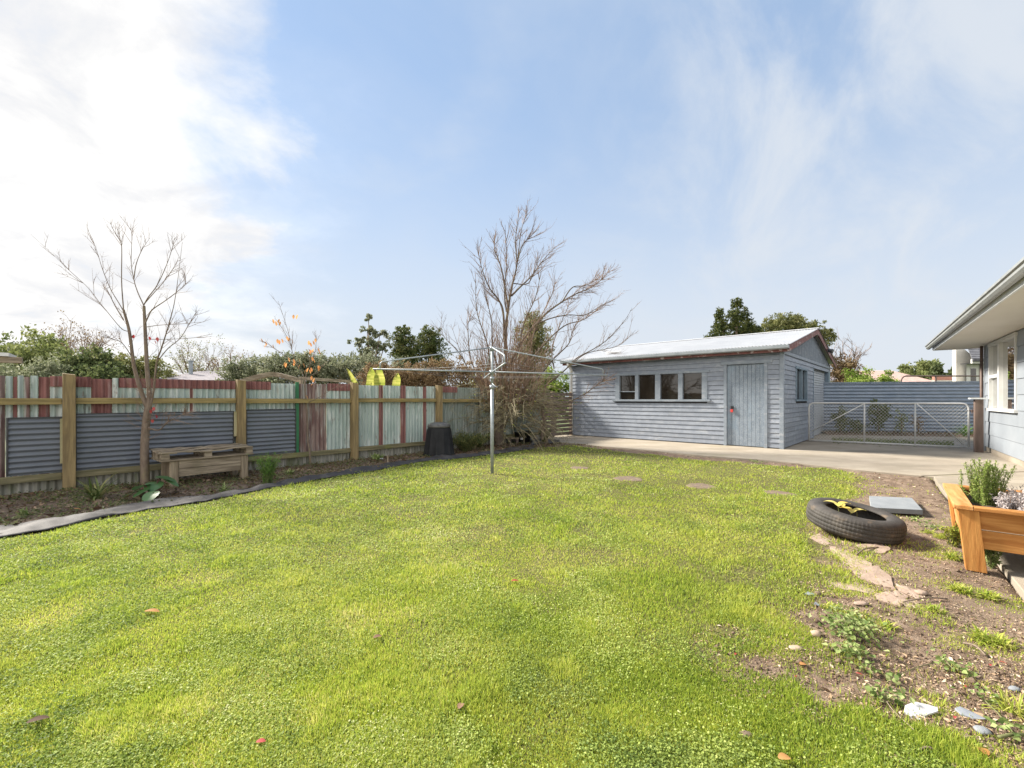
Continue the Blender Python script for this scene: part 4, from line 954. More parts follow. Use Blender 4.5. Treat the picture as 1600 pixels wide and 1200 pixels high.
slp = [gp(1358, 775, .05), gp(1425, 778, .05), gp(1442, 797, .05), gp(1361, 793, .05)]
mb = MB(); mb.hexa([(p[0], p[1], .0) for p in (slp[3], slp[2], slp[1], slp[0])]+[(p[0], p[1], .052) for p in (slp[3], slp[2], slp[1], slp[0])])
tag(mb.build('paving_slab', 'paver', at=(4.4, 5.0, 0), bevel=.004), 'flat blue grey square concrete paver lying on dirt behind the tyre', 'paver')
flags = [([(1296, 852), (1330, 860), (1362, 880), (1370, 892), (1345, 893), (1318, 878), (1300, 862)], 'pink flagstone nearest the tyre, longest of the crazy paving'),
         ([(1328, 888), (1372, 884), (1392, 902), (1398, 920), (1370, 912), (1340, 902)], 'pale flagstone in the middle of the crazy paving'),
         ([(1290, 905), (1330, 906), (1368, 920), (1362, 926), (1320, 918), (1292, 912)], 'narrow pale flagstone along the left of the crazy paving'),
         ([(1368, 926), (1400, 922), (1436, 940), (1440, 950), (1410, 947), (1372, 936)], 'large pale flagstone at the near end of the crazy paving'),
         ([(1400, 912), (1432, 921), (1445, 932), (1434, 936), (1404, 922)], 'small pinkish flagstone at the right of the crazy paving'),
         ([(1338, 852), (1372, 848), (1392, 857), (1378, 866), (1348, 862)], 'reddish flagstone half under the tyre'),
         ([(1262, 838), (1280, 832), (1302, 846), (1290, 852)], 'pinkish stone beside the left of the tyre')]
for P, lb in flags:
    W_ = np.array([gp(*p) for p in P]); c = W_.mean(0); n = len(W_); top = []
    fine = []
    for i in range(n):
        a, b = W_[i], W_[(i+1) % n]
        for t in (0, .25, .5, .75): fine.append(a+(b-a)*t+np.array([random.uniform(-.006, .006), random.uniform(-.006, .006), 0]))
    n = len(fine); hh = .004+float(height(np.array([c[0]]), np.array([c[1]]))[0])
    vs = [(p[0], p[1], hh+random.uniform(-.003, .004)) for p in fine]+[(p[0], p[1], hh-.06) for p in fine]+[(c[0], c[1], hh+.006)]
    fs = [(i, (i+1) % n, 2*n) for i in range(n)]+[(i, i+n, (i+1) % n+n, (i+1) % n) for i in range(n)]
    mb = MB(); mb.add(vs, fs); o = mb.build('flagstone', 'flag', at=(c[0], c[1], 0)); tag(o, lb, 'flagstone', 'crazy paving by the tyre')
for (a, b, r), c, lb in zip(PADS, padw, ('small earthy stepping pad in the lawn farthest from the tyre', 'round earthy stepping pad second from the far end of the row', 'round earthy stepping pad second nearest the tyre', 'narrow earthy stepping pad in the lawn nearest the tyre')):
    hh = float(height(np.array([c[0]]), np.array([c[1]]))[0])
    mb = MB(); mb.lathe((c[0], c[1], hh), [(r*1.05, -.04), (r*1.02, .004), (r*.9, .005), (r*.4, .006), (.02, .006)], 28, lambda a, z: 1+.07*math.sin(3*a+r*50)+.04*math.sin(7*a))
    tag(mb.build('stepping_pad', 'pad', at=(c[0], c[1], 0), smooth=True), lb, 'stepping stone', 'stepping pads across the lawn')

# ------------------------------------------------------------------ bare trees
def spline(P, n=10):
    P = [np.asarray(p, float) for p in P]
    if len(P) == 2: return [P[0]+(P[1]-P[0])*t for t in np.linspace(0, 1, 4)]
    Q = [2*P[0]-P[1]]+P+[2*P[-1]-P[-2]]; out = []
    for i in range(1, len(Q)-2):
        for t in np.linspace(0, 1, n, endpoint=False):
            a, b, c, d_ = Q[i-1], Q[i], Q[i+1], Q[i+2]
            out.append(.5*((2*b)+(c-a)*t+(2*a-5*b+4*c-d_)*t*t+(3*b-a-3*c+d_)*t**3))
    return out+[P[-1]]
def unit(v): return v/(np.linalg.norm(v)+1e-12)
def twig(mb, p, dv, L, r, gen, lift=.25, sides=4, kids=(2, 4), buds=None):
    n = 4 if gen == 0 else 6; pts = [np.array(p, float)]; d_ = unit(np.array(dv, float))
    for i in range(n):
        d_ = unit(d_+rng.normal(0, .065, 3)+np.array([0, 0, lift/n])); pts.append(pts[-1]+d_*L/n)
    rad = list(np.linspace(r, r*.35, n+1)); mb.tube(pts, rad, sides, False)
    if buds is not None: buds.append(pts[-1])
    if gen > 0:
        for k in range(random.randint(*kids)):
            t = random.uniform(.25, .95); i = min(int(t*n), n-1); q = pts[i]+(pts[i+1]-pts[i])*(t*n-i)
            a = unit(np.cross(d_, rng.normal(size=3))); th = random.uniform(.35, .85)
            twig(mb, q, unit(pts[i+1]-pts[i])*math.cos(th)+a*math.sin(th), L*random.uniform(.28, .55), r*.55, gen-1, lift, max(3, sides-1), kids, buds)
def limb(mb, px, D0, D1, r0, r1, tw=None, n_tw=0, L=(.25, .6), start=.3, gen=1, lift=.35, sides=7, spread=(.35, .8), rt=.003, buds=None, kids=(2, 4)):
    m_ = len(px); P = spline([pp(a, b, D0+(D1-D0)*(i/(m_-1))) for i, (a, b) in enumerate(px)])
    mb.tube(P, list(np.linspace(r0, r1, len(P))), sides, False)
    for k in range(int(n_tw*2.1)):
        t = start+(1-start)*random.random()**.8; i = min(int(t*(len(P)-1)), len(P)-2)
        dv = unit(P[i+1]-P[i]); a = unit(np.cross(dv, rng.normal(size=3))); th = random.uniform(*spread)
        twig(tw, P[i], dv*math.cos(th)+a*math.sin(th), random.uniform(*L)*(1.25-t*.6), rt, gen, lift, 4, kids, buds)
    return P
# slim bare tree by the left fence
D = 6.1; t1 = thing('bare_tree', 'slim leafless tree with long upright shoots behind the pallet bench', 'tree', pp(227, 757, D))
mb, tw = MB(), MB()
limb(mb, [(227, 760), (226, 700), (229, 655), (232, 636)], D, D, .052, .043, sides=10)
limb(mb, [(231, 640), (219, 607), (209, 569), (202, 518), (193, 484)], D, 6.0, .030, .014, tw, 3, (.2, .4))
limb(mb, [(232, 640), (233, 612), (230, 578), (227, 520), (225, 478)], D, 6.2, .034, .017, tw, 3, (.2, .4))
limb(mb, [(234, 640), (240, 610), (245, 566), (252, 545), (264, 506), (274, 464), (285, 378)], D, 5.8, .016, .0016, tw, 7, (.2, .5))
limb(mb, [(193, 484), (190, 440), (190, 384), (185, 372), (174, 354)], 6.0, 5.9, .0075, .0014, tw, 5, (.15, .35))
limb(mb, [(225, 478), (215, 456), (209, 436), (205, 410), (206, 370), (203, 350)], 6.2, 6.3, .0075, .0014, tw, 6, (.15, .35))
limb(mb, [(209, 436), (213, 412), (222, 390), (234, 372)], 6.25, 6.4, .007, .0016, tw, 3, (.15, .3))
limb(mb, [(225, 476), (232, 464), (244, 448), (256, 424), (266, 398), (273, 372)], 6.2, 5.9, .008, .002, tw, 6, (.15, .35))
limb(mb, [(226, 474), (240, 458), (256, 440), (274, 414), (279, 402)], 6.2, 6.5, .007, .002, tw, 4, (.15, .3))
limb(mb, [(226, 507), (231, 496), (238, 484), (258, 470), (274, 458), (289, 445), (290, 436)], 6.1, 6.0, .010, .0016, tw, 5, (.15, .35))
limb(mb, [(201, 518), (192, 515), (183, 506), (170, 490), (155, 472), (138, 450), (110, 424), (80, 395), (48, 366)], 6.05, 5.6, .0055, .0009, tw, 6, (.15, .4))
limb(mb, [(193, 500), (180, 478), (168, 454), (164, 448)], 6.0, 6.2, .008, .0016, tw, 3, (.15, .3))
limb(mb, [(192, 484), (186, 474), (172, 450), (160, 420), (152, 394), (144, 372)], 6.0, 5.8, .006, .0015, tw, 5, (.15, .35))
limb(mb, [(207, 560), (198, 545), (188, 534), (176, 530), (170, 526)], 6.05, 5.7, .006, .002, tw, 5, (.15, .35))
limb(mb, [(245, 566), (262, 545), (282, 528), (296, 505), (305, 490)], 6.0, 5.7, .007, .002, tw, 5, (.2, .4))
limb(mb, [(228, 511), (250, 508), (282, 506), (318, 503)], 6.15, 6.0, .005, .002, tw, 2, (.1, .3))
limb(mb, [(229, 530), (260, 530), (300, 528), (330, 522)], 6.15, 5.9, .005, .002, tw, 2, (.1, .3))
limb(mb, [(231, 668), (248, 672), (262, 660), (280, 650), (292, 646)], D, 5.7, .011, .0016, tw, 12, (.12, .3), gen=1, lift=.15)
for k in range(26):
    p = pp(229+random.uniform(-6, 9), random.uniform(600, 690), 6.05); twig(tw, p, rng.normal(size=3)*[1, .7, .5]+[0, -.2, .6], random.uniform(.12, .35), .003, 1, .3)
mb.build('trunk', 'bark', t1, smooth=True); tw.build('twigs', 'twig', t1)
mb = MB()
for a, b in ((209, 523), (231, 525), (246, 527), (241, 532), (249, 529), (236, 640), (243, 648), (238, 655), (233, 526), (240, 636)): bigleaf(mb, pp(a, b, 6.0), random.random()*6, -1.0, .055, .035, .4, 4)
mb.build('leaves', 'redleaf', t1)

# slender sapling with orange leaves
D = 8.05; t2 = thing('sapling', 'thin sapling with few hanging orange autumn leaves against the iron fence', 'tree', gp(485, 727))
mb, tw = MB(), MB(); z2 = lambda a, b: (380+a*.25, 460+b*.25)
limb(mb, [z2(420, 1075), z2(415, 980), z2(403, 900), z2(400, 760), z2(390, 640), z2(385, 560)], D, D, .021, .012, sides=8)
limb(mb, [z2(388, 600), z2(378, 510), z2(345, 450), z2(310, 370), z2(296, 290), z2(262, 170), z2(218, 42)], D, 7.9, .009, .002, tw, 7, (.15, .4))
limb(mb, [z2(386, 580), z2(395, 500), z2(425, 420), z2(450, 350), z2(462, 250)], D, 8.3, .008, .002, tw, 6, (.15, .35))
limb(mb, [z2(340, 450), z2(280, 400), z2(200, 340), z2(120, 290)], D, 7.7, .006, .002, tw, 4, (.15, .3))
limb(mb, [z2(300, 320), z2(260, 240), z2(215, 170)], 7.95, 7.8, .005, .002, tw, 2, (.1, .3))
limb(mb, [z2(395, 680), z2(470, 645), z2(560, 590), z2(640, 545)], D, 7.6, .007, .002, tw, 3, (.1, .3))
limb(mb, [z2(400, 520), z2(450, 490), z2(490, 440)], D, 8.2, .005, .002, tw, 2, (.1, .3))
mb.build('trunk', 'bark', t2, smooth=True); tw.build('twigs', 'twig', t2)
mb = MB()
for a, b in ((185, 165), (203, 178), (225, 165), (232, 180), (315, 138), (340, 138), (110, 285), (137, 305), (146, 318), (180, 325), (214, 290), (226, 296), (240, 288), (273, 272), (290, 280), (300, 290), (410, 300), (418, 312), (435, 300), (452, 285), (408, 350), (424, 358), (440, 350), (466, 345), (470, 360), (430, 400), (436, 412), (282, 405), (265, 432), (270, 440), (312, 415), (322, 430), (343, 408), (372, 440), (395, 478), (407, 470), (424, 468), (470, 455), (481, 462), (428, 520), (438, 545), (445, 535), (364, 595), (432, 568), (392, 640), (412, 480), (356, 450)):
    p = pp(*z2(a, b), D+random.uniform(-.25, .25)); bigleaf(mb, p+np.array([0, 0, .03]), random.random()*6.3, -1.0, .085, .04, .3, 5)
mb.build('leaves', 'orangeleaf', t2, smooth=True)

# big bare fruit tree in the far corner
D = 11.3; t3 = thing('bare_fruit_tree', 'large spreading leafless fruit tree with tangled low twigs behind the clothesline', 'tree', pp(783, 692, D))
mb, tw, lw = MB(), MB(), MB(); z8 = lambda a, b: (660+a*.3166, 310+b*.3166)
L_ = lambda P, D1, r0, r1, n, **k: limb(mb, [z8(*p) for p in P], D, D1, r0, r1, tw, n, **{**dict(L=(.3, .75), rt=.0062, start=.22), **k})
L_([(380, 1215), (372, 1120), (388, 1000), (395, 920), (400, 850)], D, .125, .075, 0, sides=10)
L_([(400, 860), (408, 760), (412, 640), (425, 530), (440, 440), (465, 330), (460, 200), (478, 60)], 11.2, .050, .005, 26)
L_([(405, 700), (398, 560), (375, 500), (330, 440), (295, 350), (275, 270)], 10.9, .032, .005, 15)
L_([(420, 520), (405, 430), (388, 340), (360, 260), (352, 180)], 11.7, .03, .005, 14)
L_([(415, 560), (405, 470), (415, 300), (408, 130)], 11.0, .022, .004, 10)
L_([(440, 480), (480, 440), (540, 380), (600, 300), (660, 235)], 11.9, .028, .004, 14)
L_([(462, 340), (490, 240), (530, 190), (575, 150)], 10.9, .018, .004, 9)
L_([(450, 420), (520, 420), (555, 350), (570, 290)], 11.0, .014, .004, 6)
L_([(470, 300), (490, 150), (520, 70)], 11.5, .013, .004, 7)
L_([(410, 880), (450, 780), (510, 680), (560, 620), (620, 560), (690, 510), (760, 470), (830, 440), (890, 395), (922, 358)], 11.6, .040, .004, 28)
L_([(690, 510), (740, 440), (800, 430), (860, 400)], 11.2, .018, .004, 8)
L_([(560, 620), (640, 590), (720, 575), (800, 575), (880, 530), (940, 500)], 10.8, .018, .003, 7, rt=.0055)
L_([(430, 900), (520, 820), (600, 720), (700, 630), (790, 600), (850, 560), (925, 500)], 12.0, .028, .003, 10, rt=.0055)
L_([(560, 900), (640, 800), (720, 720), (740, 660), (790, 560)], 11.6, .022, .004, 12)
L_([(600, 930), (700, 850), (760, 790), (850, 740), (920, 690), (1000, 600), (1035, 540)], 10.7, .02, .003, 8, rt=.005)
L_([(700, 850), (800, 770), (900, 745), (980, 720), (1052, 650)], 10.9, .013, .003, 6, rt=.005)
L_([(650, 840), (640, 740), (690, 600), (760, 450)], 11.9, .018, .004, 10)
L_([(385, 940), (340, 860), (320, 720), (270, 560), (262, 400)], 11.0, .03, .004, 16)
L_([(380, 960), (300, 900), (240, 800), (225, 640), (235, 590)], 11.6, .025, .004, 13)
L_([(370, 1000), (280, 930), (180, 760), (120, 700), (85, 640)], 10.8, .018, .003, 6, rt=.005)
L_([(365, 1010), (250, 880), (190, 760), (140, 620)], 11.7, .014, .003, 5, rt=.005)
L_([(400, 900), (350, 760), (340, 600), (310, 480), (290, 350)], 11.3, .024, .004, 12)
L_([(410, 900), (470, 760), (500, 620), (560, 480), (590, 330)], 11.1, .028, .004, 14)
L_([(420, 920), (520, 780), (560, 640), (640, 470), (660, 400)], 11.8, .022, .004, 12)
L_([(375, 1190), (420, 1080), (500, 1000), (580, 1010), (600, 1100), (590, 1190)], 11.0, .06, .045, 14, lift=.1)
L_([(560, 1010), (650, 1020), (720, 1005), (800, 965), (870, 915), (897, 898)], 10.6, .022, .004, 14, lift=.1)
ctr = pp(790, 640, D)
for k in range(230):
    az = random.random()*2*math.pi; rr = random.uniform(.2, 1.0); st = ctr+np.array([math.cos(az)*rr*.55+.15, math.sin(az)*rr*.5, random.uniform(-.55, .55)])
    Lk = random.uniform(.6, 1.55); dv = np.array([math.cos(az), math.sin(az)*.8, random.uniform(-.1, .9)]); n = 7; pts = [st]; d_ = unit(dv)
    for i in range(n): d_ = unit(d_+rng.normal(0, .14, 3)+np.array([0, 0, -.16])); pts.append(pts[-1]+d_*Lk/n)
    lw.tube(pts, list(np.linspace(.009, .003, n+1)), 4, False)
    for j in range(random.randint(4, 8)):
        i = random.randint(1, n-1); twig(lw, pts[i], unit(pts[i+1]-pts[i])+rng.normal(0, .55, 3), random.uniform(.12, .42), .0042, 1, .12, 3, (1, 3))
for k in range(165):
    az = random.random()*6.3; q_ = random.random()**.7; st = ctr+np.array([math.cos(az)*.75*q_+.15, math.sin(az)*.6*q_, random.uniform(-.1, .5)])
    twig(tw, st, (math.cos(az)*.34*q_+.05, math.sin(az)*.3, 1.), random.uniform(.9, 2.2)*(1.15-.4*q_), .010, 1, .2, 4, (2, 5))
mb.build('trunk', 'bark_grey', t3, smooth=True); tw.build('twigs', 'twig', t3); lw.build('low_twigs', 'twig_low', t3)
C = ctr+rng.normal(size=(420, 3))*np.array([.95, .7, .38])+np.array([.1, 0, -.02])
leaf_obj('lichen_leaves', C, rng.uniform(.02, .05, 420), 'fern', t3, tilt=1.)

# ------------------------------------------------------------------ foliage trees and shrubs beyond the fences
def crown(blobs, n, size, sub=60, subr=.27, shell=.45, fill=.38):
    """leaf positions: clumps seated on the skin of each ellipsoid plus some inside"""
    vol = np.array([b[3]*b[4]*b[5] for b in blobs])**(2/3); vol = vol/vol.sum(); out = []
    for b, f_ in zip(blobs, vol):
        c = np.array(b[:3]); r = np.array(b[3:6]); m_ = max(20, int(n*f_)); k = max(5, int(sub*(.5+f_*len(blobs)*.5)))
        dv = rng.normal(size=(k, 3)); dv /= np.linalg.norm(dv, axis=1, keepdims=True)
        cc = c+dv*r*rng.uniform(shell, 1, (k, 1)); i = rng.integers(0, k, m_); rs = subr*r.mean()*rng.uniform(.6, 1.3, k)
        q = rng.normal(size=(m_, 3)); q /= np.linalg.norm(q, axis=1, keepdims=True); q *= rng.random((m_, 1))**.5
        P = cc[i]+q*rs[i][:, None]*np.array([1, 1, .8])
        j = rng.random(m_) < fill; P[j] = c+(P[j]-c)*rng.random((j.sum(), 1))**.6
        out.append((P, rng.random(k)[i]*.45))
    return np.concatenate([o[0] for o in out]), np.concatenate([o[1] for o in out])
def foliage(name, label, cat, px, pyt, wpx, D, m_, n=7000, size=.12, zb=.2, blobs=None, group=None, trunk='bark_far', sub=60, subr=.27, aspect=.55, tilt=1., limbs=5):
    top = pp(px, pyt, D); wr = wpx/2/F*D; root = thing(name, label, cat, (top[0], D, 0), group); H = top[2]
    if blobs is None: blobs = [(0, 0, (H+zb)/2, wr, wr*.8, (H-zb)/2)]
    else: blobs = [(b[0]*wr, b[1]*wr, b[2]*H, b[3]*wr, b[4]*wr, b[5]*H) for b in blobs]
    B = [(top[0]+b[0], D+b[1], b[2], b[3], b[4], b[5]) for b in blobs]
    P, t = crown(B, n, size, sub, subr); P[:, 2] = np.maximum(P[:, 2], .05)
    V, Qc = leaves(P, size*rng.uniform(.6, 1.3, len(P)), tilt=tilt, aspect=aspect)
    mesh_obj('crown', V, Qc, m_, root, False, 0, np.clip(t+rng.random(len(P))*.55, 0, 1))
    mb = MB(); r0 = max(.03, H*.02); mb.tube([(top[0], D, -.1), (top[0]+.03, D, H*.4), (top[0], D, H*.78)], [r0, r0*.7, r0*.2], 7)
    for b in B[:limbs]: mb.tube([(top[0], D, H*.25), ((top[0]+b[0])/2, (D+b[1])/2, (H*.3+b[2])/2), (b[0], b[1], b[2]+b[5]*.3)], [r0*.5, r0*.4, r0*.12], 5)
    mb.build('trunk', trunk, root, smooth=True)
    return root
hdg = [(-.75, 0, .78, .4, .5, .2), (-.3, .1, .83, .45, .5, .17), (.2, -.1, .80, .45, .5, .19), (.7, 0, .77, .42, .5, .2), (0, 0, .55, 1, .6, .35)]
bl5 = [(0, 0, .62, .7, .6, .36), (-.55, .1, .5, .5, .5, .32), (.55, -.1, .48, .5, .5, .34), (-.1, -.2, .35, .8, .6, .3), (.2, .2, .75, .45, .4, .24)]
foliage('leafy_tree', 'tall light green leafy tree beyond the left end of the iron fence', 'tree', 35, 512, 190, 17, 'foliage_light', 16000, .15, blobs=bl5)
foliage('leafy_tree', 'dense green bushy tree beyond the fence sloping down behind the bare tree', 'tree', 120, 538, 180, 15.5, 'foliage_mid', 17000, .13, blobs=bl5)
foliage('leafy_tree', 'broad dark green tree at the far left beyond the fence', 'tree', -95, 505, 280, 19, 'foliage_mid', 12000, .18, blobs=bl5)
foliage('shrub', 'grey green small leaved shrub just beyond the fence under the pergola beam', 'shrub', 48, 553, 140, 11.5, 'foliage_grey', 15000, .07, blobs=bl5)
foliage('shrub', 'olive shrub beyond the fence left of the slim bare tree', 'shrub', 190, 552, 120, 17, 'foliage_olive', 12000, .11, blobs=hdg)
foliage('shrub', 'low brownish twiggy shrub between green tree and far bare tree', 'shrub', 88, 528, 60, 24, 'foliage_rust', 5000, .10, zb=1.5)
foliage('shrub', 'small yellowish shrub by the grey roofed house', 'shrub', 255, 560, 60, 31, 'foliage_olive', 4000, .15)
foliage('hedge', 'pale grey green hedge beyond the fence left of the orange sapling', 'hedge', 402, 554, 110, 14.5, 'foliage_grey', 11000, .075, blobs=hdg)
foliage('hedge', 'tall grey green hedge beyond the fence behind the orange sapling', 'hedge', 470, 546, 130, 14, 'foliage_grey', 18000, .075, blobs=hdg)
foliage('hedge', 'grey green hedge beyond the fence under the loose upright tree', 'hedge', 560, 550, 150, 15, 'foliage_grey', 15000, .08, blobs=hdg)
lo = [(0, 0, .93, .22, .2, .06), (-.1, .1, .84, .36, .3, .05), (.55, 0, .80, .42, .3, .05), (-.5, 0, .74, .46, .3, .05), (.2, .1, .71, .5, .4, .07), (0, 0, .62, .7, .5, .10), (.75, 0, .69, .3, .3, .04)]
foliage('loose_tree', 'loose open crowned grey green tree rising above the hedge', 'tree', 576, 487, 66, 19, 'foliage_grey', 2600, .13, blobs=lo, sub=14, subr=.34, limbs=7)
cyp = [(.05, 0, .90, .55, .5, .10), (-.2, 0, .80, .7, .6, .15), (.25, .1, .74, .75, .7, .18), (0, 0, .6, 1, .9, .24), (0, 0, .35, 1, .9, .3)]
foliage('cypress', 'dark green cypress, left of the pair beyond the fence', 'tree', 630, 505, 58, 20, 'foliage_cypress', 12000, .11, blobs=cyp, group='pair of cypresses', subr=.26, sub=70, aspect=.45)
foliage('cypress', 'dark green broader cypress, right of the pair beyond the fence', 'tree', 670, 507, 66, 20.5, 'foliage_cypress', 12000, .11, blobs=cyp, group='pair of cypresses', subr=.26, sub=70, aspect=.45)
foliage('shrub', 'rusty brown shrub beyond the fence behind the yellow banana leaves', 'shrub', 622, 560, 110, 12.8, 'foliage_rust', 12000, .06, blobs=hdg)
foliage('shrub', 'rusty brown twiggy shrub beyond the fence behind the left clothesline arm', 'shrub', 712, 556, 110, 12.8, 'foliage_rust', 11000, .06, blobs=hdg)
foliage('conifer', 'pointed brownish green conifer behind the large bare fruit tree', 'tree', 832, 482, 66, 17, 'foliage_olive', 11000, .10, blobs=cyp, subr=.26, sub=70, aspect=.45)
foliage('shrub', 'yellow green leafy shrub beside the far end of the shed', 'shrub', 866, 572, 70, 15.6, 'foliage_bright', 9000, .08)
foliage('shrub', 'olive green shrub beyond the fence low behind the bare fruit tree', 'shrub', 765, 575, 110, 14.5, 'foliage_olive', 8000, .08)
pod = [(.02, 0, .94, .18, .2, .06), (-.5, 0, .86, .16, .2, .07), (.05, 0, .84, .36, .35, .08), (-.45, 0, .77, .28, .3, .08), (.25, 0, .75, .5, .5, .09), (-.55, 0, .66, .4, .4, .10), (.45, .1, .64, .5, .5, .1), (-.75, 0, .57, .3, .3, .06), (0, 0, .55, .9, .7, .16)]
foliage('podocarp', 'dark green dense conical tree rising behind the shed roof', 'tree', 1150, 464, 104, 22, 'foliage_dark', 22000, .13, blobs=pod, sub=70, subr=.24, aspect=.35)
olv = [(-.2, 0, .90, .5, .5, .09), (.15, 0, .86, .5, .5, .1), (-.6, 0, .82, .4, .5, .12), (.6, 0, .82, .38, .4, .1), (.9, 0, .76, .25, .3, .12), (0, 0, .72, .95, .6, .14)]
foliage('olive_tree', 'rounded olive green tree behind the shed ridge beside dark conical tree', 'tree', 1238, 487, 112, 27, 'foliage_olive', 16000, .15, blobs=olv, sub=60, subr=.22, aspect=.4)
foliage('shrub', 'dark brownish shrub beyond the right corner of the shed roof', 'shrub', 1318, 548, 46, 25, 'foliage_rust', 5000, .12, zb=1)
foliage('hedge', 'bright green hedge just beyond the blue fence beside the shed', 'hedge', 1345, 577, 80, 17.5, 'foliage_bright', 9000, .09)
foliage('hedge', 'bright green hedge beyond the blue fence by the pink roof', 'hedge', 1390, 578, 60, 18, 'foliage_bright', 7000, .09)
foliage('round_tree', 'rounded green tree far beyond the pink roof', 'tree', 1433, 559, 62, 42, 'foliage_light', 6000, .3, zb=1)
foliage('round_tree', 'lower rounded green tree next to the white gabled house', 'tree', 1475, 566, 52, 36, 'foliage_mid', 5000, .26, zb=1)
def bare_round(name, label, px, pyt, wpx, D, base=.35, n=46, leafm_=None, nl=0, tall=1.):
    top = pp(px, pyt, D); H = top[2]; wr = wpx/2/F*D; rt = thing(name, label, 'tree', (top[0], D, 0)); o_ = np.array([top[0], D, 0.])
    mb, tw, buds = MB(), MB(), []; r0 = H*.022; fk = H*base
    mb.tube([o_-(0, 0, .1), o_+(0, 0, fk)], [r0*1.3, r0], 8)
    for k in range(9):
        az = k*2.4; e = o_+np.array([math.cos(az)*wr*random.uniform(.3, .75), math.sin(az)*wr*.6, H*random.uniform(.6, .85)])
        P = spline([o_+(0, 0, fk*random.uniform(.6, 1)), o_+(e-o_)*[.35, .35, .62], e], 6); mb.tube(P, list(np.linspace(r0*.7, r0*.15, len(P))), 5, False)
        for j in range(n//6):
            i = random.randint(3, len(P)-2); twig(tw, P[i], unit(P[i+1]-P[i])+rng.normal(0, .6, 3)+[0, 0, .25], H*random.uniform(.14, .3)*tall, r0*.16, 2, .2, 3, (2, 4), buds)
    mb.build('trunk', 'bark_far', rt, smooth=True); tw.build('twigs', 'twig', rt)
    if nl: leaf_obj('leaves', np.array([buds[i] for i in rng.integers(0, len(buds), nl)])+rng.normal(0, H*.02, (nl, 3)), H*.022, leafm_, rt, tilt=1.)
bare_round('bare_tree', 'rounded brown leafless tree far beyond the green hedge at left', 128, 500, 92, 26, n=60, leafm_='foliage_rust', nl=900)
bare_round('bare_tree', 'wide yellowish nearly leafless tree behind the grey roofed house, left one', 303, 536, 80, 36, n=46, leafm_='foliage_olive', nl=2200)
bare_round('bare_tree', 'wide nearly leafless tree behind the grey roofed house, right one', 352, 538, 70, 37, n=46, leafm_='foliage_rust', nl=1200)
bare_round('bare_tree', 'pale pinkish leafless tree beyond the right end of the shed', 1322, 520, 62, 27, n=50)

# banana leaves over the fence
bn = thing('banana_plant', 'banana plant with big yellow green leaves peeping over the fence', 'plant', (pp(590, 600, 9.6)[0], 9.6, 0))
mb = MB(); c = pp(590, 640, 9.6); mb.tube([(c[0], 9.6, -.1), (c[0], 9.6, 1.15)], [.09, .06], 8); mb.build('stem', 'stem', bn)
for (px, py0, py1, lean, wd) in ((562, 605, 576, -2.2, .13), (577, 608, 574, .6, .24), (592, 610, 573, .15, .28), (615, 608, 583, .9, .22)):
    a, b = pp(px, py0, 9.6), pp(px+lean*4, py1, 9.55); L = np.linalg.norm(b-a); sd_ = np.array([1, .35, 0]); n = 26; mb = MB(); vs = []
    a[2] -= .3
    for i in range(n+1):
        t = i/n; p = a+(b-a)*t; ww = wd*.5*(.75+.25*t)*max(0, 1-t**3.2)**.62*(1+.05*math.sin(t*19+px)); bend = np.array([lean*.06*t*t, -.1*t*t, 0])
        vs += [p+bend-sd_*ww+np.array([0, .05, 0]), p+bend, p+bend+sd_*ww+np.array([0, .05, 0])]
    fs = []
    for i in range(n): fs += [(3*i, 3*i+1, 3*i+4, 3*i+3), (3*i+1, 3*i+2, 3*i+5, 3*i+4)]
    mb.add(vs, fs); mb.tube([a, a+(b-a)*.6], .012, 5); mb.r = [random.random() for _ in mb.f]; mb.build('leaf', 'yellowleaf', bn, smooth=True)

# ------------------------------------------------------------------ neighbouring buildings and odds beyond the fences
def tiled(mb, a, b, c, d_, rows=14, th=.05):
    """roof plane from eave a-b to ridge d-c in stepped courses"""
    a, b, c, d_ = map(lambda q: np.asarray(q, float), (a, b, c, d_))
    for i in range(rows):
        t0, t1 = i/rows, (i+1)/rows; up = np.array([0, 0, th])
        p0, p1, p2, p3 = a+(d_-a)*t0, b+(c-b)*t0, b+(c-b)*t1, a+(d_-a)*t1
        mb.hexa([p0-up, p1-up, p2-up, p3-up, p0+up*.5, p1+up*.5, p2, p3])
D = 30; hb = thing('tiled_roof_house', 'house with grey tiled hip roof beyond the fence behind the bare tree', 'house', (pp(300, 600, D)[0], D, 0))
x0, x1 = pp(232, 600, D)[0], pp(360, 600, D)[0]; ze, zr = pp(0, 594, D)[2], pp(0, 574, D)[2]; fx = Fr((x0, D), (1, 0), (0, 1))
mb = MB(); mb.box(fx, .3, x1-x0-.3, .4, 7.6, 0, ze); mb.build('wall', 'cream', hb)
mb = MB(); r0, r1 = (x0+.6, D+4, zr), (x1-1.7, D+4, zr)
tiled(mb, (x0, D, ze), (x1, D, ze), r1, r0); tiled(mb, (x1, D+8, ze), (x0, D+8, ze), r0, r1); tiled(mb, (x1, D, ze), (x1, D+8, ze), r1, r1); tiled(mb, (x0, D+8, ze), (x0, D, ze), r0, r0); rf = mb.build('roof', 'rooftile', hb)
mb = MB(); p = pp(298, 574, D+2.5); mb.tube([p-(0, 0, .6), p+(0, 0, .42)], .13, 10); mb.tube([p+(0, 0, .42), p+(0, 0, .5)], .18, 10); mb.build('flue', 'gutter', rf)
D = 32; hb = thing('pink_roof_house', 'low house with pink tiled roof beyond the bright hedge', 'house', (pp(1425, 600, D)[0], D, 0))
xa, xb, xc = pp(1385, 600, D)[0], pp(1466, 600, D)[0], pp(1452, 600, D)[0]; ze, zr = pp(0, 597, D)[2], pp(0, 577.5, D+2)[2]; fx = Fr((xa, D), (1, 0), (0, 1))
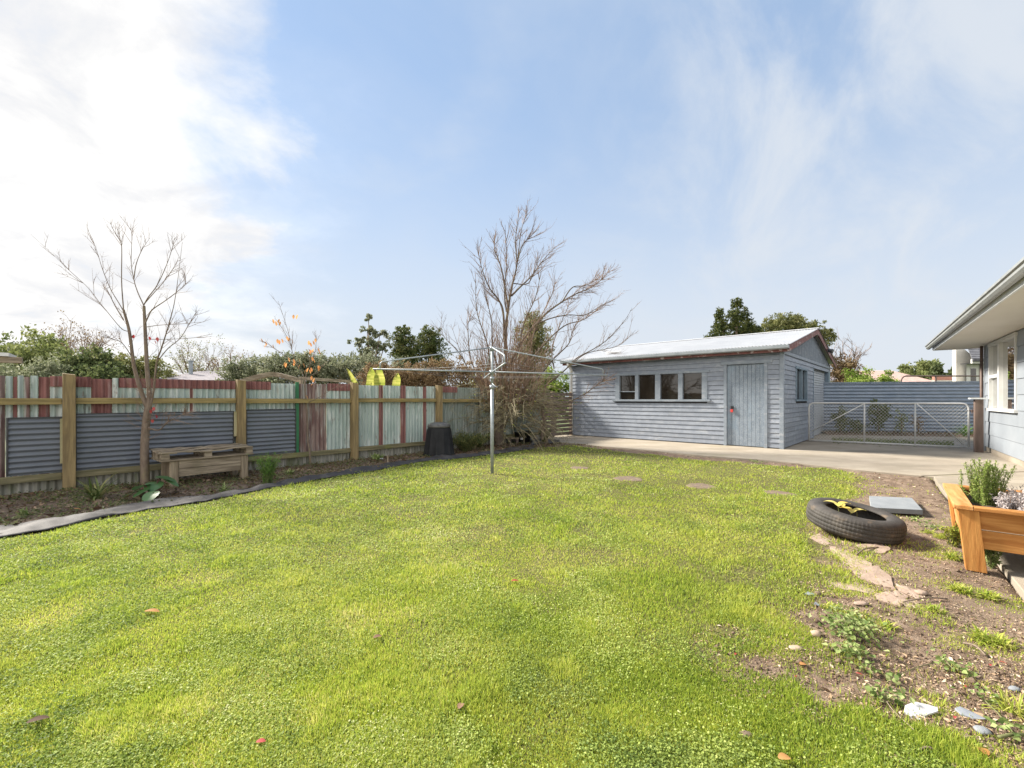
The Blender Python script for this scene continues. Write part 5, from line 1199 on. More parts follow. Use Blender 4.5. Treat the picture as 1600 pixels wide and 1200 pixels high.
mb = MB(); mb.box(fx, .3, xb-xa-.3, .3, 6, 0, ze); mb.build('wall', 'brick', hb)
mb = MB(); tiled(mb, (xa-1, D, ze), (xb, D, ze), (xc, D+3.2, zr), (xa-1, D+3.2, zr)); tiled(mb, (xb, D+6.4, ze), (xa-1, D+6.4, ze), (xa-1, D+3.2, zr), (xc, D+3.2, zr)); tiled(mb, (xb, D, ze), (xb, D+6.4, ze), (xc, D+3.2, zr), (xc, D+3.2, zr)); mb.build('roof', 'pinktile', hb)
D = 34; hb = thing('grey_roof_house', 'small grey roofed house glimpsed between shed and bright hedge', 'house', (pp(1305, 600, D)[0], D, 0))
xa, xb = pp(1285, 600, D)[0], pp(1332, 600, D)[0]; ze, zr = pp(0, 594, D)[2], pp(0, 581, D+3)[2]; fx = Fr((xa, D), (1, 0), (0, 1))
mb = MB(); mb.box(fx, .2, xb-xa-.2, .3, 6, 0, ze); mb.build('wall', 'white', hb)
mb = MB(); tiled(mb, (xa, D, ze), (xb, D, ze), (xb, D+3.2, zr), (xa, D+3.2, zr)); tiled(mb, (xb, D+6.4, ze), (xa, D+6.4, ze), (xa, D+3.2, zr), (xb, D+3.2, zr)); mb.build('roof', 'rooftile', hb)
bw = thing('brick_wall', 'low dull red brick garden wall with pale base beyond the blue fence', 'wall', (pp(1490, 600, 24)[0], 24, 0))
xa, xb = pp(1463, 600, 24)[0], pp(1535, 600, 24)[0]; fx = Fr((xa, 24), (1, 0), (0, 1))
MB().box(fx, 0, xb-xa, 0, .25, pp(0, 594, 24)[2], pp(0, 587, 24)[2]).build('brickwork', 'brick', bw); MB().box(fx, -.05, xb-xa, -.03, .25, 0, pp(0, 594, 24)[2]-.003).build('base', 'cream', bw)
D = 21; wh = thing('white_house', 'white house with dark tiled roof and pale gable beyond the blue fence', 'house', (pp(1530, 600, D)[0], D, 0))
xa = pp(1510, 600, D)[0]; fx = Fr((xa, D), (1, 0), (0, 1)); ze = pp(0, 566, D)[2]
xl = (1513-800)/F*(D+7); mb = MB(); mb.hexa([(xa, D, -.05), (xa+7, D, -.05), (xl+6, D+7, -.05), (xl, D+7, -.05), (xa, D, ze-.05), (xa+7, D, ze-.05), (xl+6, D+7, ze-.05), (xl, D+7, ze-.05)]); mb.build('wall', 'white', wh)
mb = MB(); tiled(mb, (xa-.25, D-.5, ze+.12), (xa+7.5, D-.5, ze+.12), (xa+7.5, D+3.3, ze+1.55), ((1507-800)/F*(D+3.3), D+3.3, ze+1.55), 12, .06); mb.build('roof', 'darktile', wh)
mb = MB(); mb.box(fx, -.3, 7.4, -.56, -.48, ze-.10, ze+.10); mb.build('fascia', 'white', wh)
mb = MB(); mb.box(fx, -.32, 7.4, -.66, -.57, ze-.02, ze+.09); mb.box(fx, -.3, 7.4, -.47, -.005, ze-.10, ze-.07); mb.build('gutter', 'darkmetal', wh)
mb = MB(); q = pp(1494, 600, 22.5)[0]; zt_ = pp(0, 544, 22.5)[2]; mb.hexa([(q, 22.5, 0), (q+1.2, 22.5, 0), (q+1.2, 22.7, 0), (q, 22.7, 0), (q, 22.5, zt_+.3), (q+1.2, 22.5, zt_-.7), (q+1.2, 22.7, zt_-.7), (q, 22.7, zt_+.3)]); mb.build('gable_wall', 'cream', wh)
mb = MB(); mb.box(fx, .62, .72, -.05, -.004, .9, ze-.06); mb.build('downpipe', 'old_wood_v', wh)
mb = MB(); mb.box(fx, .2, .45, -.012, -.003, 1.2, ze-.3); mb.build('window', 'glass', wh)
pr = thing('pipe_rail', 'thin dark pipe rail standing just beyond the blue fence', 'rail', (pp(1440, 600, 17)[0], 17, 0))
mb = MB(); zr = pp(0, 587.5, 17)[2]; xa, xb = pp(1408, 600, 17)[0], pp(1580, 600, 17)[0]
mb.tube([(xa, 17, -.05), (xa, 17, zr-.2)]+[(xa+.2-.2*math.cos(t), 17, zr-.2+.2*math.sin(t)) for t in (.4, .8, 1.2, 1.57)]+[(xb, 17, zr)], .028, 8); mb.build('rail', 'rustpipe', pr, smooth=True)
mb = MB(); mb.tube([(pp(1462, 600, 17)[0], 17, -.05), (pp(1462, 600, 17)[0], 17, zr)], .03, 8); mb.build('post', 'rustpipe', pr)
pg = thing('pergola', 'weathered pergola beam with white roof edge beyond the far left fence', 'pergola', (pp(10, 600, 7.4)[0], 7.4, 0))
e = Fr(pp(35, 600, 7.6)[:2], (-.75, -.66), (.66, -.75)); zz = lambda py, D: CAMH+(HZ-py)/F*D
MB().box(e, 0, 2.4, -.05, .05, zz(568, 7.6), zz(558.5, 7.6)).build('beam', 'old_wood', pg, bevel=.004)
MB().box(e, .14, 2.6, -.6, .12, zz(558.3, 7.6), zz(553, 7.6)).build('roof_edge', 'white', pg)
mb = MB(); mb.box(e, 1.9, 2.0, -.04, .04, -.1, zz(568.3, 7.6)); mb.build('post', 'old_wood_v', pg)
mb = MB(); mb.tube([e.p(.28, -.02, -.1), e.p(.28, -.02, zz(568.3, 7.6))], .012, 6); mb.build('downpipe', 'iron_green', pg)
ta = thing('timber_arch', 'low arched weathered timber frame peeping over the fence by the green strip', 'arch', (pp(420, 600, 8.6)[0], 8.6, 0))
A0 = pp(372, 595, 8.0); A1 = pp(425, 581.5, 8.5); A2 = pp(464, 590, 9.0)
mb = MB(); P = spline([A0, (A0+A1)/2+(0, 0, .02), A1, (A1+A2)/2+(0, 0, .012), A2], 6)
for p, q_ in zip(P[:-1], P[1:]):
    dv = np.array([.0, .05, 0]); mb.hexa([p-dv-(0, 0, .085), q_-dv-(0, 0, .085), q_+dv-(0, 0, .085), p+dv-(0, 0, .085), p-dv, q_-dv, q_+dv, p+dv])
mb.build('arch_beam', 'old_wood', ta)
mb = MB(); mb.box(WORLD, A2[0]-.04, A2[0]+.04, A2[1]-.04, A2[1]+.04, -.1, A2[2]-.09); mb.box(WORLD, A0[0]-.04, A0[0]+.04, A0[1]-.04, A0[1]+.04, -.1, A0[2]-.09); mb.build('post', 'old_wood_v', ta)
tr = thing('timber_rail', 'grey timber rail just beyond the fence right of the green strip', 'rail', (pp(505, 600, 9)[0], 9, 0))
a, b = pp(468, 588.5, 8.6), pp(548, 594, 9.6); mb = MB(); dv = np.array([0, .04, 0]); mb.hexa([a-dv-(0, 0, .06), b-dv-(0, 0, .06), b+dv-(0, 0, .06), a+dv-(0, 0, .06), a-dv, b-dv, b+dv, a+dv]); mb.build('rail', 'old_wood', tr)
mb = MB(); mb.box(WORLD, b[0]-.05, b[0]+.05, b[1]-.05, b[1]+.05, -.1, b[2]-.064); mb.box(WORLD, a[0]-.05, a[0]+.05, a[1]-.05, a[1]+.05, -.1, a[2]-.064); mb.build('post', 'old_wood_v', tr)

# ------------------------------------------------------------------ plants in the bed
def strappy(name, label, c, n, L, m_='strap', wd=.018, cat='plant', spread=.9, group=None):
    r = thing(name, label, cat, c, group); mb = MB(); c = np.array(c, float)
    for k in range(n):
        az = random.random()*6.3; el = random.uniform(1.5-spread, 1.45)
        bigleaf(mb, c+rng.normal(0, .02, 3)*[1, 1, 0], az, el, L*random.uniform(.6, 1.15), wd*random.uniform(.7, 1.2), random.uniform(.3, 1.0), 6, .3)
    mb.build('leaf_clump', m_, r); return r
strappy('strappy_plant', 'strappy leaved clump at the foot of the first fence post', gp(150, 782), 55, .34)
def feathery(name, label, c, n, H, m_, spread=.5, leaf=.03, per=60, cat='shrub', asp=.14):
    r = thing(name, label, cat, c); mb = MB(); c = np.array(c, float); P = []; 
    for k in range(n):
        az = random.random()*6.3; sp_ = random.random()*spread; hh = H*random.uniform(.6, 1.05)
        p0 = c+np.array([math.cos(az), math.sin(az), 0])*.05*sp_/max(spread, .01); p1 = c+np.array([math.cos(az)*sp_*hh, math.sin(az)*sp_*hh, hh]); mid_ = (p0+p1)/2+np.array([0, 0, .04])-(p1-c)*[.12, .12, 0]
        S = spline([p0, mid_, p1], 5); mb.tube(S, list(np.linspace(.0045, .002, len(S))), 4, False)
        for j in range(per):
            t = random.random()**.8; i = min(int(t*(len(S)-1)), len(S)-2); P.append(S[i]+(S[i+1]-S[i])*random.random()+rng.normal(0, leaf*.45, 3))
    mb.build('stem', 'stem', r); P = np.array(P); leaf_obj('leaves', P, leaf*rng.uniform(.7, 1.2, len(P)), m_, r, tilt=.9, aspect=asp, flat=.5); return r
feathery('feathery_shrub', 'feathery bright green shrub growing beside the right end of the pallet bench', gp(418, 755), 34, .40, 'feather', .5, .05, 55)
ta_ = thing('taro_plant', 'taro like plant with large round glossy leaves below the slim bare tree', 'plant', gp(238, 778))
ms, c = MB(), gp(238, 778)
for (px, py, D, az, L, wd, dr_) in ((226, 758, 5.35, 2.9, .17, .13, .6), (212, 768, 5.3, 3.4, .14, .11, .7), (243, 755, 5.45, -1.2, .15, .16, .9), (250, 746, 5.5, .5, .18, .17, .6), (240, 770, 5.25, -1.4, .15, .13, 1.0), (262, 750, 5.5, .1, .13, .09, 1.3), (228, 766, 5.3, -2.2, .13, .12, .9)):
    p = pp(px, py, D); ms.tube(spline([c, (c+p)/2+(0, 0, .03), p], 4), .005, 5)
    mb = MB(); n_ = 16; vs = [p]
    for ring in (.5, 1.):
        for i in range(n_):
            a = 2*math.pi*i/n_; q = np.array([math.cos(a)*L*.62+L*.32, math.sin(a)*wd*.62, 0])*ring
            q[2] = -dr_*.35*q[0]+.10*abs(q[1])-.25*q[0]**2/L
            vs.append(p+np.array([q[0]*math.cos(az)-q[1]*math.sin(az), q[0]*math.sin(az)+q[1]*math.cos(az), q[2]]))
    fs = [(0, 1+i, 1+(i+1) % n_) for i in range(n_)]+[(1+i, 1+n_+i, 1+n_+(i+1) % n_, 1+(i+1) % n_) for i in range(n_)]
    mb.add(vs, fs); mb.build('leaf', 'taro', ta_, smooth=True)
ms.build('stalk', 'redstem', ta_, smooth=True)
feathery('low_weed', 'low leafy weed beside a pale stake in the bed near compost bin', gp(592, 722), 12, .16, 'weed', 1.3, .05, 10, 'weed', .6)
stk = thing('garden_stake', 'short pale wooden stake in the bed left of the compost bin', 'stake', gp(606, 724)); mb = MB(); c = gp(606, 724); mb.box(WORLD, c[0]-.012, c[0]+.012, c[1]-.012, c[1]+.012, -.05, .15); mb.build('stake', 'old_wood_v', stk)
for (px, py, lb) in ((589, 714, 'scrap of white plastic in the bed beside the pale stake'), (418, 757, 'white paper scrap in front of the feathery shrub'), (596, 716.5, 'smaller scrap of white plastic left of the pale stake')):
    c = gp(px, py, .03); mb = MB(); mb.blob(c, .035, (1.4, .8, .35), .35); tag(mb.build('scrap', 'shard', at=c), lb, 'litter')
feathery('prostrate_conifer', 'low spreading dark conifer between compost bin and bare fruit tree', gp(728, 706), 60, .42, 'foliage_cypress', 2.0, .05, 70, 'shrub', .3)
feathery('dark_shrub', 'dark low shrub at the foot of the large bare fruit tree', gp(750, 700), 40, .30, 'foliage_cypress', 1.6, .045, 60, 'shrub', .35)
feathery('fern_shrub', 'dark green shrub beside the slatted fence foot', gp(850, 693), 34, .42, 'foliage_cypress', .7, .05, 55, 'shrub', .35)
strappy('creeping_weed', 'low strappy weed in front of the pallet bench', gp(352, 766), 26, .13, 'weed', .014, 'weed', 1.4)
strappy('creeping_weed', 'low green weed in the bed left of the first fence post', gp(40, 806), 40, .12, 'weed', .016, 'weed', 1.4)
strappy('creeping_weed', 'spreading green weed between feathery shrub and orange sapling', gp(452, 742), 40, .13, 'weed', .016, 'weed', 1.4)
# planks, tub and plastic under the fruit tree
pk = thing('low_pallet', 'low timber pallet table under the large bare fruit tree', 'pallet', gp(794, 694)); c = gp(794, 694)
mb = MB(); [mb.box(WORLD, c[0]-.30, c[0]+.30, c[1]-.02+k*.11, c[1]+.08+k*.11, .14, .165) for k in range(4)]; mb.build('deck', 'old_wood', pk, bevel=.003)
for x_ in (-.28, 0, .2): MB().box(WORLD, c[0]+x_, c[0]+x_+.08, c[1]-.01, c[1]+.38, .028, .138).build('bearer', 'slat', pk)
mb = MB(); mb.box(WORLD, c[0]-.3, c[0]+.3, c[1]-.015, c[1]+.07, .0, .026); mb.build('base_board', 'old_wood', pk)
tb = thing('plastic_tub', 'black plastic tub beside the low pallet under the bare tree', 'tub', gp(815, 692)); c = gp(816, 692); c[2] = 0
mb = MB(); mb.lathe(c, [(.20, 0), (.24, .28), (.262, .29), (.262, .315), (.24, .315), (.235, .29), (.19, .02)], 40); mb.build('tub', 'blackplastic', tb, smooth=True)
mb = MB(); q = c+(-.02, -.235, .13); mb.box(WORLD, q[0]-.035, q[0]+.035, q[1]-.004, q[1]+.012, q[2]-.02, q[2]+.03); mb.build('sticker', 'shard', tb)
n = 26; vs = []; a0, a1, b0 = gp(829, 696.5), gp(873, 692.5), gp(838, 688)
for i in range(n):
    for j in range(n):
        s_, t = i/(n-1), j/(n-1); p = a0+(a1-a0)*s_+(b0-a0)*t*(1-.6*s_); hh = .02+.10*math.sin(math.pi*t)*(1-s_*.6)*(.5+vn(np.array([s_*3]), np.array([t*3]), 1.7)[0]); vs.append((p[0], p[1], hh))
o = mesh_obj('plastic_sheet', np.array(vs), [(i*n+j, (i+1)*n+j, (i+1)*n+j+1, i*n+j+1) for i in range(n-1) for j in range(n-1)], 'sheetplastic', None, True, at=a0); md = o.modifiers.new('thickness', 'SOLIDIFY'); md.thickness = .006
tag(o, 'crumpled black plastic sheet at the corner of lawn and concrete', 'plastic sheet')

# ------------------------------------------------------------------ bed behind the gate
V = []; nu, nv = 160, 20
for i in range(nu):
    for j in range(nv):
        u_, v_ = -.2+LB*i/(nu-1), .02+.95*j/(nv-1); p = FB.p(u_, v_, 0); V.append((p[0], p[1], -.01+.10*math.sin(math.pi*min(1, (1.0-j/(nv-1))*.75))+.05*float(fbm(np.array([p[0]]), np.array([p[1]]), 5, 3)[0]-.5)*(j < nv-1)))
o = struct(mesh_obj('fence_bed_soil', np.array(V), [(i*nv+j, (i+1)*nv+j, (i+1)*nv+j+1, i*nv+j+1) for i in range(nu-1) for j in range(nv-1)], 'yard', None, True))
o.data.attributes.new('lawn', 'FLOAT', 'POINT')
P = [FB.p(random.uniform(0, LB-.5), random.uniform(.05, .95), random.uniform(.05, .12)) for _ in range(5000)]
struct(leaf_obj('fence_bed_litter', np.array(P), rng.gamma(2.4, .014, 5000), 'bedlitter', tilt=.5), 'stuff')
foliage('leafy_shrub', 'dark leafy shrub against the blue fence seen through the gate middle', 'shrub', 1372, 620, 34, 14.6, 'foliage_mid', 1500, .07, zb=.15)
foliage('leafy_shrub', 'low leafy shrub against the blue fence beside shed corner', 'shrub', 1312, 632, 26, 14.9, 'foliage_mid', 900, .07, zb=.05)
foliage('leafy_shrub', 'thin light green shrub against the blue fence right of the dark one', 'shrub', 1408, 636, 26, 14.5, 'foliage_light', 380, .06, zb=.1)
foliage('leafy_shrub', 'low dark shrub at the foot of the blue fence near gate upright', 'shrub', 1338, 652, 26, 14.8, 'foliage_mid', 800, .06, zb=.05)
foliage('leafy_shrub', 'thin twiggy shrub at the foot of the blue fence behind the gate brace', 'shrub', 1434, 644, 26, 14.4, 'foliage_rust', 300, .05, zb=.1)
strappy('strappy_plant', 'strappy bright clump at the blue fence foot beside the rusty gate post', (pp(1508, 680, 13.7)[0], 13.7, .05), 50, .48, 'feather', .03)
def tuft(name, label, c, n, L, m_='grass', group=None): return strappy(name, label, c, n, L, m_, .006, 'grass', 1.1, group)
x0_ = rng.uniform(1285, 1500, 90); 
P = []
for k in range(2600):
    t = random.random(); p = gp(1300+190*t, 688+7*t+random.gauss(0, 2.2)); P.append((p[0], p[1], .014+random.random()*.01))
struct(leaf_obj('drive_moss', np.array(P), .05, 'foliage_light', tilt=.4), 'stuff')

# ------------------------------------------------------------------ planter and its plants
plr = thing('wooden_planter', 'orange stained raised timber planter box with splayed legs by the path', 'planter', FP.p(0, 0, 0))
PL, PW, ZT = 1.06, 1.5, .463
ins = lambda z: .045+(ZT-.03-z)/(ZT-.03)*.045
def face(mb, side, a0, a1, z0, z1, th, off=0, sl=None):
    """board lying on the leaning face of the box"""
    P = []
    for (z, ) in ((z0,), (z1,)):
        i_ = ins(z)-off; e0 = a0+(ins(z) if sl else 0); e1 = a1+(ins(z) if sl == 3 else 0)
        if side == 'near': q = [(i_, e0), (i_, e1), (i_+th, e1), (i_+th, e0)]; P += [FP.p(u_, n_, z) for u_, n_ in q]
        if side == 'left': q = [(e0, i_), (e1, i_), (e1, i_+th), (e0, i_+th)]; P += [FP.p(u_, n_, z) for u_, n_ in q]
        if side == 'far': q = [(PL-i_, e0), (PL-i_, e1), (PL-i_-th, e1), (PL-i_-th, e0)]; P += [FP.p(u_, n_, z) for u_, n_ in q]
    mb.hexa(P)
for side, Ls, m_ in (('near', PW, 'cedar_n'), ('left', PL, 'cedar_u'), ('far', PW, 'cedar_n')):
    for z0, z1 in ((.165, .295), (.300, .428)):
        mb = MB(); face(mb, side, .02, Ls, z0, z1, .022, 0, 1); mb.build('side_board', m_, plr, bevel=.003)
for s_ in (0, 1):
    mb = MB(); face(mb, 'near' if s_ == 0 else 'far', -.024, .080, 0, .43, .022, .024, 3); mb.build('leg', 'cedar_v', plr, bevel=.003)
    if s_ == 0:
        mb = MB(); face(mb, 'left', .0, .070, 0, .43, .022, .024, 3); mb.build('leg_face', 'cedar_v', plr, bevel=.003)
mb = MB()
z0, z1 = .0, .43; P = []
for z in (z0, z1): i_ = ins(z)-.024; P += [FP.p(u_, n_, z) for u_, n_ in ((PL-i_-.085, i_), (PL-i_, i_), (PL-i_, i_+.022), (PL-i_-.085, i_+.022))]
mb.hexa(P); mb.build('leg_face', 'cedar_v', plr, bevel=.003)
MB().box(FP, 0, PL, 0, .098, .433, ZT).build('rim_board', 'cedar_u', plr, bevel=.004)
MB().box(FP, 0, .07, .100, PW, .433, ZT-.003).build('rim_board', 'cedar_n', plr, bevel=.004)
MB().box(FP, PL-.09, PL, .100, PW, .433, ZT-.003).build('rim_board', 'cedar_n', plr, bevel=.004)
mb = MB(); vs = []; nn = 30
for i in range(nn):
    for j in range(nn): vs.append(FP.p(.07+(PL-.17)*i/(nn-1), .08+(PW-.1)*j/(nn-1), .38+.02*random.random()))
mb.add(vs, [(i*nn+j, (i+1)*nn+j, (i+1)*nn+j+1, i*nn+j+1) for i in range(nn-1) for j in range(nn-1)]); mb.build('soil', 'potsoil', plr)
rs = thing('rosemary_bush', 'upright bright green rosemary bush at the corner of the timber planter', 'herb', FP.p(.62, .17, .38)); mb = MB(); P = []
for k in range(46):
    b = FP.p(.58+random.gauss(0, .05), .20+random.gauss(0, .035), .38); hh = random.uniform(.16, .33)
    if k < 14: hh = random.uniform(.27, .385)
    q = b+np.array([random.gauss(.03, .045), random.gauss(0, .04), hh]); S = spline([b, (b+q)/2+(random.gauss(0, .012), 0, 0), q], 5); mb.tube(S, .003, 4, False)
    for j in range(int(hh*620)):
        t = random.random(); i = min(int(t*(len(S)-1)), len(S)-2); P.append(S[i]+(S[i+1]-S[i])*random.random())
P = np.array(P); V_, Q_ = leaves(P+rng.normal(0, .007, P.shape), rng.uniform(.018, .030, len(P)), tilt=.45, aspect=.2, flat=.65)
mb.build('stem', 'stem', rs); mesh_obj('leaves', V_, Q_, 'rosemary', rs, False, 0, rng.random(len(P)))
lv = thing('dry_lavender', 'silvery grey dried lavender bush spilling over the planter rim', 'herb', FP.p(.25, .55, .38)); mb = MB(); P = []
for k in range(330):
    a = rng.random(2); b = FP.p(.10+.55*a[0], .26+1.0*a[1], .39); az = random.random()*6.3; hh = random.uniform(.06, .20)*(.7+.5*a[1]); o_ = random.uniform(.0, .10)
    q = b+np.array([math.cos(az)*o_, math.sin(az)*o_, hh]); S = spline([b, (b+q)/2+(0, 0, .03), q], 4); mb.tube(S, .0022, 3, False)
    for j in range(34): i = random.randint(2, len(S)-2); P.append(S[i]+(S[i+1]-S[i])*random.random()+rng.normal(0, .011, 3))
for k in range(26):
    b = FP.p(.06, .3+.95*random.random(), .46); 
    for j in range(14): P.append(b-FP.u*(.02+.035*random.random())+np.array([0, 0, -.012*j*random.random()])+rng.normal(0, .008, 3))
P = np.array(P); V_, Q_ = leaves(P, rng.uniform(.020, .046, len(P)), tilt=1., aspect=.20, fold=.12)
mb.build('stem', 'twig', lv); mesh_obj('leaves', V_, Q_, 'silver', lv, False, 0, rng.random(len(P)))
gw = thing('green_weed', 'yellow green weed growing through the dried lavender in the planter', 'weed', FP.p(.3, .6, .38)); P = [FP.p(.16+.4*random.random(), .42+.75*random.random(), .50+.10*random.random()) for _ in range(420)]
leaf_obj('leaves', np.array(P), rng.uniform(.02, .045, 420), 'rosemary', gw, tilt=.8); mb = MB()
for k in range(10): b = FP.p(.2+.3*random.random(), .45+.7*random.random(), .38); mb.tube([b, b+np.array([random.gauss(0, .02), 0, random.uniform(.18, .30)])], .002, 4)
mb.build('stem', 'fern', gw)
wb = thing('frost_cloth', 'crumpled white cloth bundle at the back of the planter', 'cloth', FP.p(.85, .72, .38)); mb = MB(); c = FP.p(.80, .70, .52)
for k in range(5): mb.blob(c+np.array([.09*k*FP.n[0], .09*k*FP.n[1], random.uniform(-.02, .02)]), .10, (1, 1, .7), .16)
mb.build('cloth', 'white', wb, smooth=True)
feathery('fern', 'yellow green fern growing against the left leg of the planter', gp(1492, 852), 16, .15, 'fern', 1.1, .035, 26, 'fern', .3)
feathery('fern', 'dark fern growing in the shade under the planter', gp(1552, 884), 18, .15, 'weed', 1.3, .035, 26, 'fern', .3)

# ------------------------------------------------------------------ tufts, weeds, stones and litter on the dirt and lawn
def hz(p): return float(height(np.array([p[0]]), np.array([p[1]]))[0])
def on(px, py, dz=0.): p = gp(px, py); p[2] = hz(p)+dz; return p
for px, py, n, L, lb in ((1488, 872, 130, .09, 'bright grass tuft at the foot of the planter leg'), (1303, 948, 90, .05, 'small bright grass tuft on dirt left of the flagstones'), (1458, 955, 70, .05, 'small grass tuft on dirt below the flagstones'),
        (1500, 922, 170, .06, 'wide grass tuft right of the flagstones'), (1545, 930, 150, .06, 'wide grass tuft near the concrete path edge'), (1560, 1000, 120, .07, 'long bladed grass tuft on the dirt by the right edge'), (1530, 992, 90, .08, 'sparse grass tuft on the dirt left of the long bladed one'),
        (1470, 838, 120, .06, 'grass tuft between the tyre and planter'), (1450, 830, 90, .05, 'short grass tuft right of the tyre'), (1385, 980, 60, .05, 'tiny grass tuft on the bare dirt above the weeds'), (1580, 1110, 60, .09, 'grass tuft beside the blue grey shard')):
    tuft('grass_tuft', lb, on(px, py), n, L, group='grass tufts on the dirt')
def weed(label, pts, m_='weed', size=.027, n=55, sp_=.05, h_=.03):
    c = on(*pts[0]); r = thing('broadleaf_weed', label, 'weed', c, 'weeds on the dirt'); P = []; mb = MB(); prev = None
    for p in pts:
        q = on(*p, .012)
        if prev is not None: mb.tube([prev, (prev+q)/2+(0, 0, .01), q], .0025, 4)
        prev = q
        for k in range(n): P.append(q+np.array([random.gauss(0, sp_), random.gauss(0, sp_), random.uniform(.0, h_)]))
    P = np.array(P); V_, Q_ = leaves(P, size*rng.uniform(.6, 1.2, len(P)), tilt=.5, aspect=.8, fold=.12, flat=.1)
    mesh_obj('leaves', V_, Q_, m_, r, False, 0, rng.random(len(P)))
    mb.tube([c-(0, 0, .02), c+(0, 0, .03)], .003, 4); mb.build('stem', 'stem', r)
weed('leafy green weed clump, largest on the dirt mound', [(1310, 985), (1330, 1000), (1345, 990), (1322, 972)], n=90, sp_=.05, h_=.07)
weed('grey green weed below the largest clump', [(1342, 1028), (1325, 1020)], n=45, sp_=.035, h_=.04)
weed('trailing weed with scalloped leaves along a runner across the dirt', [(1350, 1044), (1392, 1056), (1470, 1034), (1492, 1048), (1505, 1052)], n=16, sp_=.025)
weed('small pale weed rosette near the white shard', [(1366, 1090), (1395, 1095)], n=26, sp_=.025)
weed('weed rosette at the bottom right among straw', [(1536, 1092), (1585, 1150)], n=26, sp_=.03)
weed('small green weed right of the tyre', [(1432, 812), (1455, 824)], n=50, sp_=.05)
weed('round leaved weed at the lawn edge by the shed path', [(1178, 721), (1186, 722)], n=40, sp_=.06)
def stone(px, py, r, m_, lb, sq=(1, .8, .7), grp=None):
    p = on(px, py, r*.3); mb = MB(); mb.blob(p, r, sq, .14); tag(mb.build('stone', m_, at=p, smooth=True), lb, 'stone', grp)
stone(1275, 992, .026, 'stone', 'tan round stone beside the largest weed clump')
stone(1243, 1012, .026, 'stone', 'flat tan stone left of the largest weed clump', (1.3, .8, .35))
stone(1166, 1148, .018, 'pad', 'brown bark lump in the grass near the bottom', (1.4, .9, .5))
stone(1440, 928, .03, 'flag', 'pale chunk of stone at the right end of the flagstones', (1.2, 1, .5))
stone(1345, 945, .03, 'flag', 'crumbled pale stone below the flagstones', (1.5, .8, .3))
stone(1278, 927, .022, 'pad', 'small brown stone by the lawn edge near flagstones')
stone(1500, 838, .03, 'flag', 'pale pebble against the planter')
stone(1585, 1075, .018, 'paver', 'whitish pebble at the right edge of the dirt', (1.3, .9, .4))
stone(1535, 1142, .022, 'paver', 'greenish grey pebble below the blue grey shard', (1.3, 1, .4))
def plate(px, py, P, m_, lb, tilt=(.15, .1), cat='shard'):
    c = on(px, py, .014); n = len(P); top = [c+np.array([a, b, a*tilt[0]+b*tilt[1]+.004*math.sin(i*2)]) for i, (a, b) in enumerate(P)]
    mb = MB(); mb.add(top+[p-(0, 0, .008) for p in top], [tuple(range(n)), tuple(range(2*n-1, n-1, -1))]+[(i, i+n, (i+1) % n+n, (i+1) % n) for i in range(n)])
    tag(mb.build('shard', m_, at=c, bevel=.002), lb, cat)
plate(1440, 1112, [(-.062, -.03), (-.045, -.045), (-.02, -.022), (.02, -.012), (.055, -.008), (.072, .01), (.045, .022), (.0, .03), (-.045, .022), (-.068, .0)], 'shard', 'curved white plastic shard lying on the dirt', (.05, .35))
plate(1516, 1116, [(-.04, .02), (-.015, .024), (.02, .006), (.042, -.02), (.02, -.026), (-.01, -.018), (-.035, .0)], 'slate', 'blue grey smooth shard lying on dirt right of the white one', (.0, .3))
plate(1264, 928, [(-.03, .0), (.0, .012), (.035, -.004), (.03, -.014), (-.01, -.012)], 'slate', 'thin grey shard by the lawn edge near flagstones', (.1, .4))
plate(1276, 942, [(-.02, .0), (.0, .012), (.02, -.004), (.01, -.012)], 'slate', 'tiny grey shard below the flagstones', (.1, .4))
def leaf1(px, py, L, wd, m_, lb, az=None, el=.15, grp=None, dz=.022):
    p = on(px, py, dz*.8); el = min(el, .12); mb = MB(); az = random.random()*6.3 if az is None else az; dv = np.array([math.cos(az), math.sin(az), 0])
    bigleaf(mb, p-dv*L/2, az, el, L, wd, .35, 6, .25); tag(mb.build('fallen_leaf', m_, at=p, smooth=True), lb, 'leaf', grp)
leaf1(238, 960, .075, .036, 'orangeleaf', 'large pale orange leaf lying on the left of the lawn', .2, .1, 'fallen leaves', .035)
leaf1(60, 1136, .06, .032, 'brownleaf', 'dark brown leaf on the lawn at the bottom left', .7, .3, 'fallen leaves', .035)
leaf1(590, 1003, .045, .03, 'brownleaf', 'small dark leaf in the middle of the lawn', .7, .3, 'fallen leaves', .03)
leaf1(805, 913, .05, .025, 'redleaf', 'small reddish leaf on the middle of the lawn', .3, .1, 'fallen leaves', .03)
leaf1(408, 1172, .03, .02, 'redleaf', 'tiny red petal on the lawn at the bottom', .3, .1, 'fallen leaves', .03)
leaf1(720, 1113, .04, .025, 'brownleaf', 'brown curled leaf on lawn near the bottom middle', 1.3, .3, 'fallen leaves', .03)
leaf1(1536, 1175, .045, .03, 'orangeleaf', 'orange yellow leaf on the dirt at the bottom right', 1.2, .2, 'fallen leaves', .02)
leaf1(1226, 1192, .045, .03, 'orangeleaf', 'orange brown leaf in the grass at the bottom', .2, .2, 'fallen leaves', .03)
leaf1(1255, 1037, .035, .025, 'orangeleaf', 'small orange leaf on dirt left of the red petal', .2, .2, 'fallen leaves', .02)
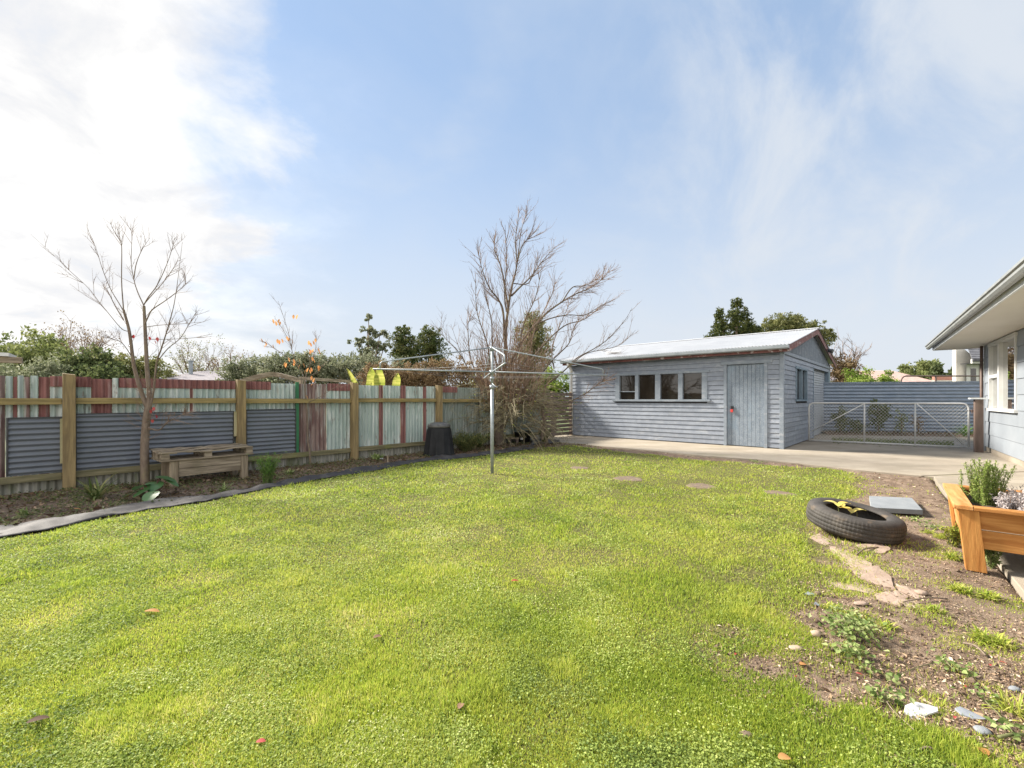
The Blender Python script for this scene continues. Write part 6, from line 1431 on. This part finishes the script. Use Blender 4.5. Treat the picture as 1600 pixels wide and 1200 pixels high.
for i, (px, py, lb) in enumerate(((1149, 1022, 'red petal at the lawn edge left of the dirt'), (1243, 1056, 'dark red petal on the dirt below the stones'), (1492, 1122, 'bright red petal between the white and blue grey shards'), (1500, 1168, 'small red petal near the orange yellow leaf'), (1568, 1037, 'pink petal at the right edge of the dirt'), (1547, 1042, 'pale pink petal on the dirt by the right edge'), (1343, 1050, 'reddish stalk on the dirt below the largest weed'), (1508, 1070, 'reddish sliver on the dirt above the blue grey shard'))):
    leaf1(px, py, .026, .010, 'redleaf', lb, random.uniform(-1, 1), .1, 'red petals on the dirt', .014)
for i, (px, py, L, lb) in enumerate(((88, 800, .10, 'large dry brown leaf at the far left of the leaf drift'), (104, 799, .11, 'mauve brown dry leaf in the drift by the weed mat'), (118, 798, .10, 'reddish dry leaf in the drift by the weed mat'), (136, 795, .10, 'pale dry leaf topmost in the drift by the weed mat'), (152, 793, .10, 'pale dry leaf at the right of the drift'), (143, 800, .09, 'dry leaf touching the weed mat edge'), (200, 782, .10, 'tan dry leaf left of the taro plant'), (255, 774, .09, 'cream dry leaf right of the taro plant'), (285, 772, .08, 'cream dry leaf in front of the bench leg'))):
    leaf1(px, py, L, L*.42, 'brownleaf' if i not in (2, 4, 7, 8) else ('orangeleaf' if i == 2 else 'litter'), lb, random.uniform(-.7, .9), .15, 'dry leaves in the garden bed', .03)
def stick(P, r, m_, lb):
    Q_ = [on(a, b, .012+.01*(i % 2)) for i, (a, b) in enumerate(P)]; mb = MB(); mb.tube(spline(Q_, 5), r, 5); tag(mb.build('stick', m_, at=Q_[0], smooth=True), lb, 'stick')
stick([(1356, 1064), (1378, 1090), (1396, 1112), (1428, 1147)], .0022, 'old_wood', 'long thin straw coloured stalk across the dirt left of the white shard')
stick([(1505, 1004), (1525, 1012), (1540, 1026)], .005, 'bark', 'curved brown twig on the dirt near the right edge')
stick([(1434, 1174), (1450, 1173), (1464, 1176)], .004, 'bark', 'short dark twig at the bottom of the dirt')
stick([(1410, 942), (1450, 940), (1480, 938)], .004, 'bark', 'dark twig at the near end of the flagstones')
stick([(1560, 1155), (1585, 1154), (1615, 1150)], .006, 'stem', 'greenish thick stalk at the bottom right corner')
stick([(1338, 868), (1352, 862), (1372, 857)], .006, 'bark', 'brown stick on the flagstones in front of the tyre')
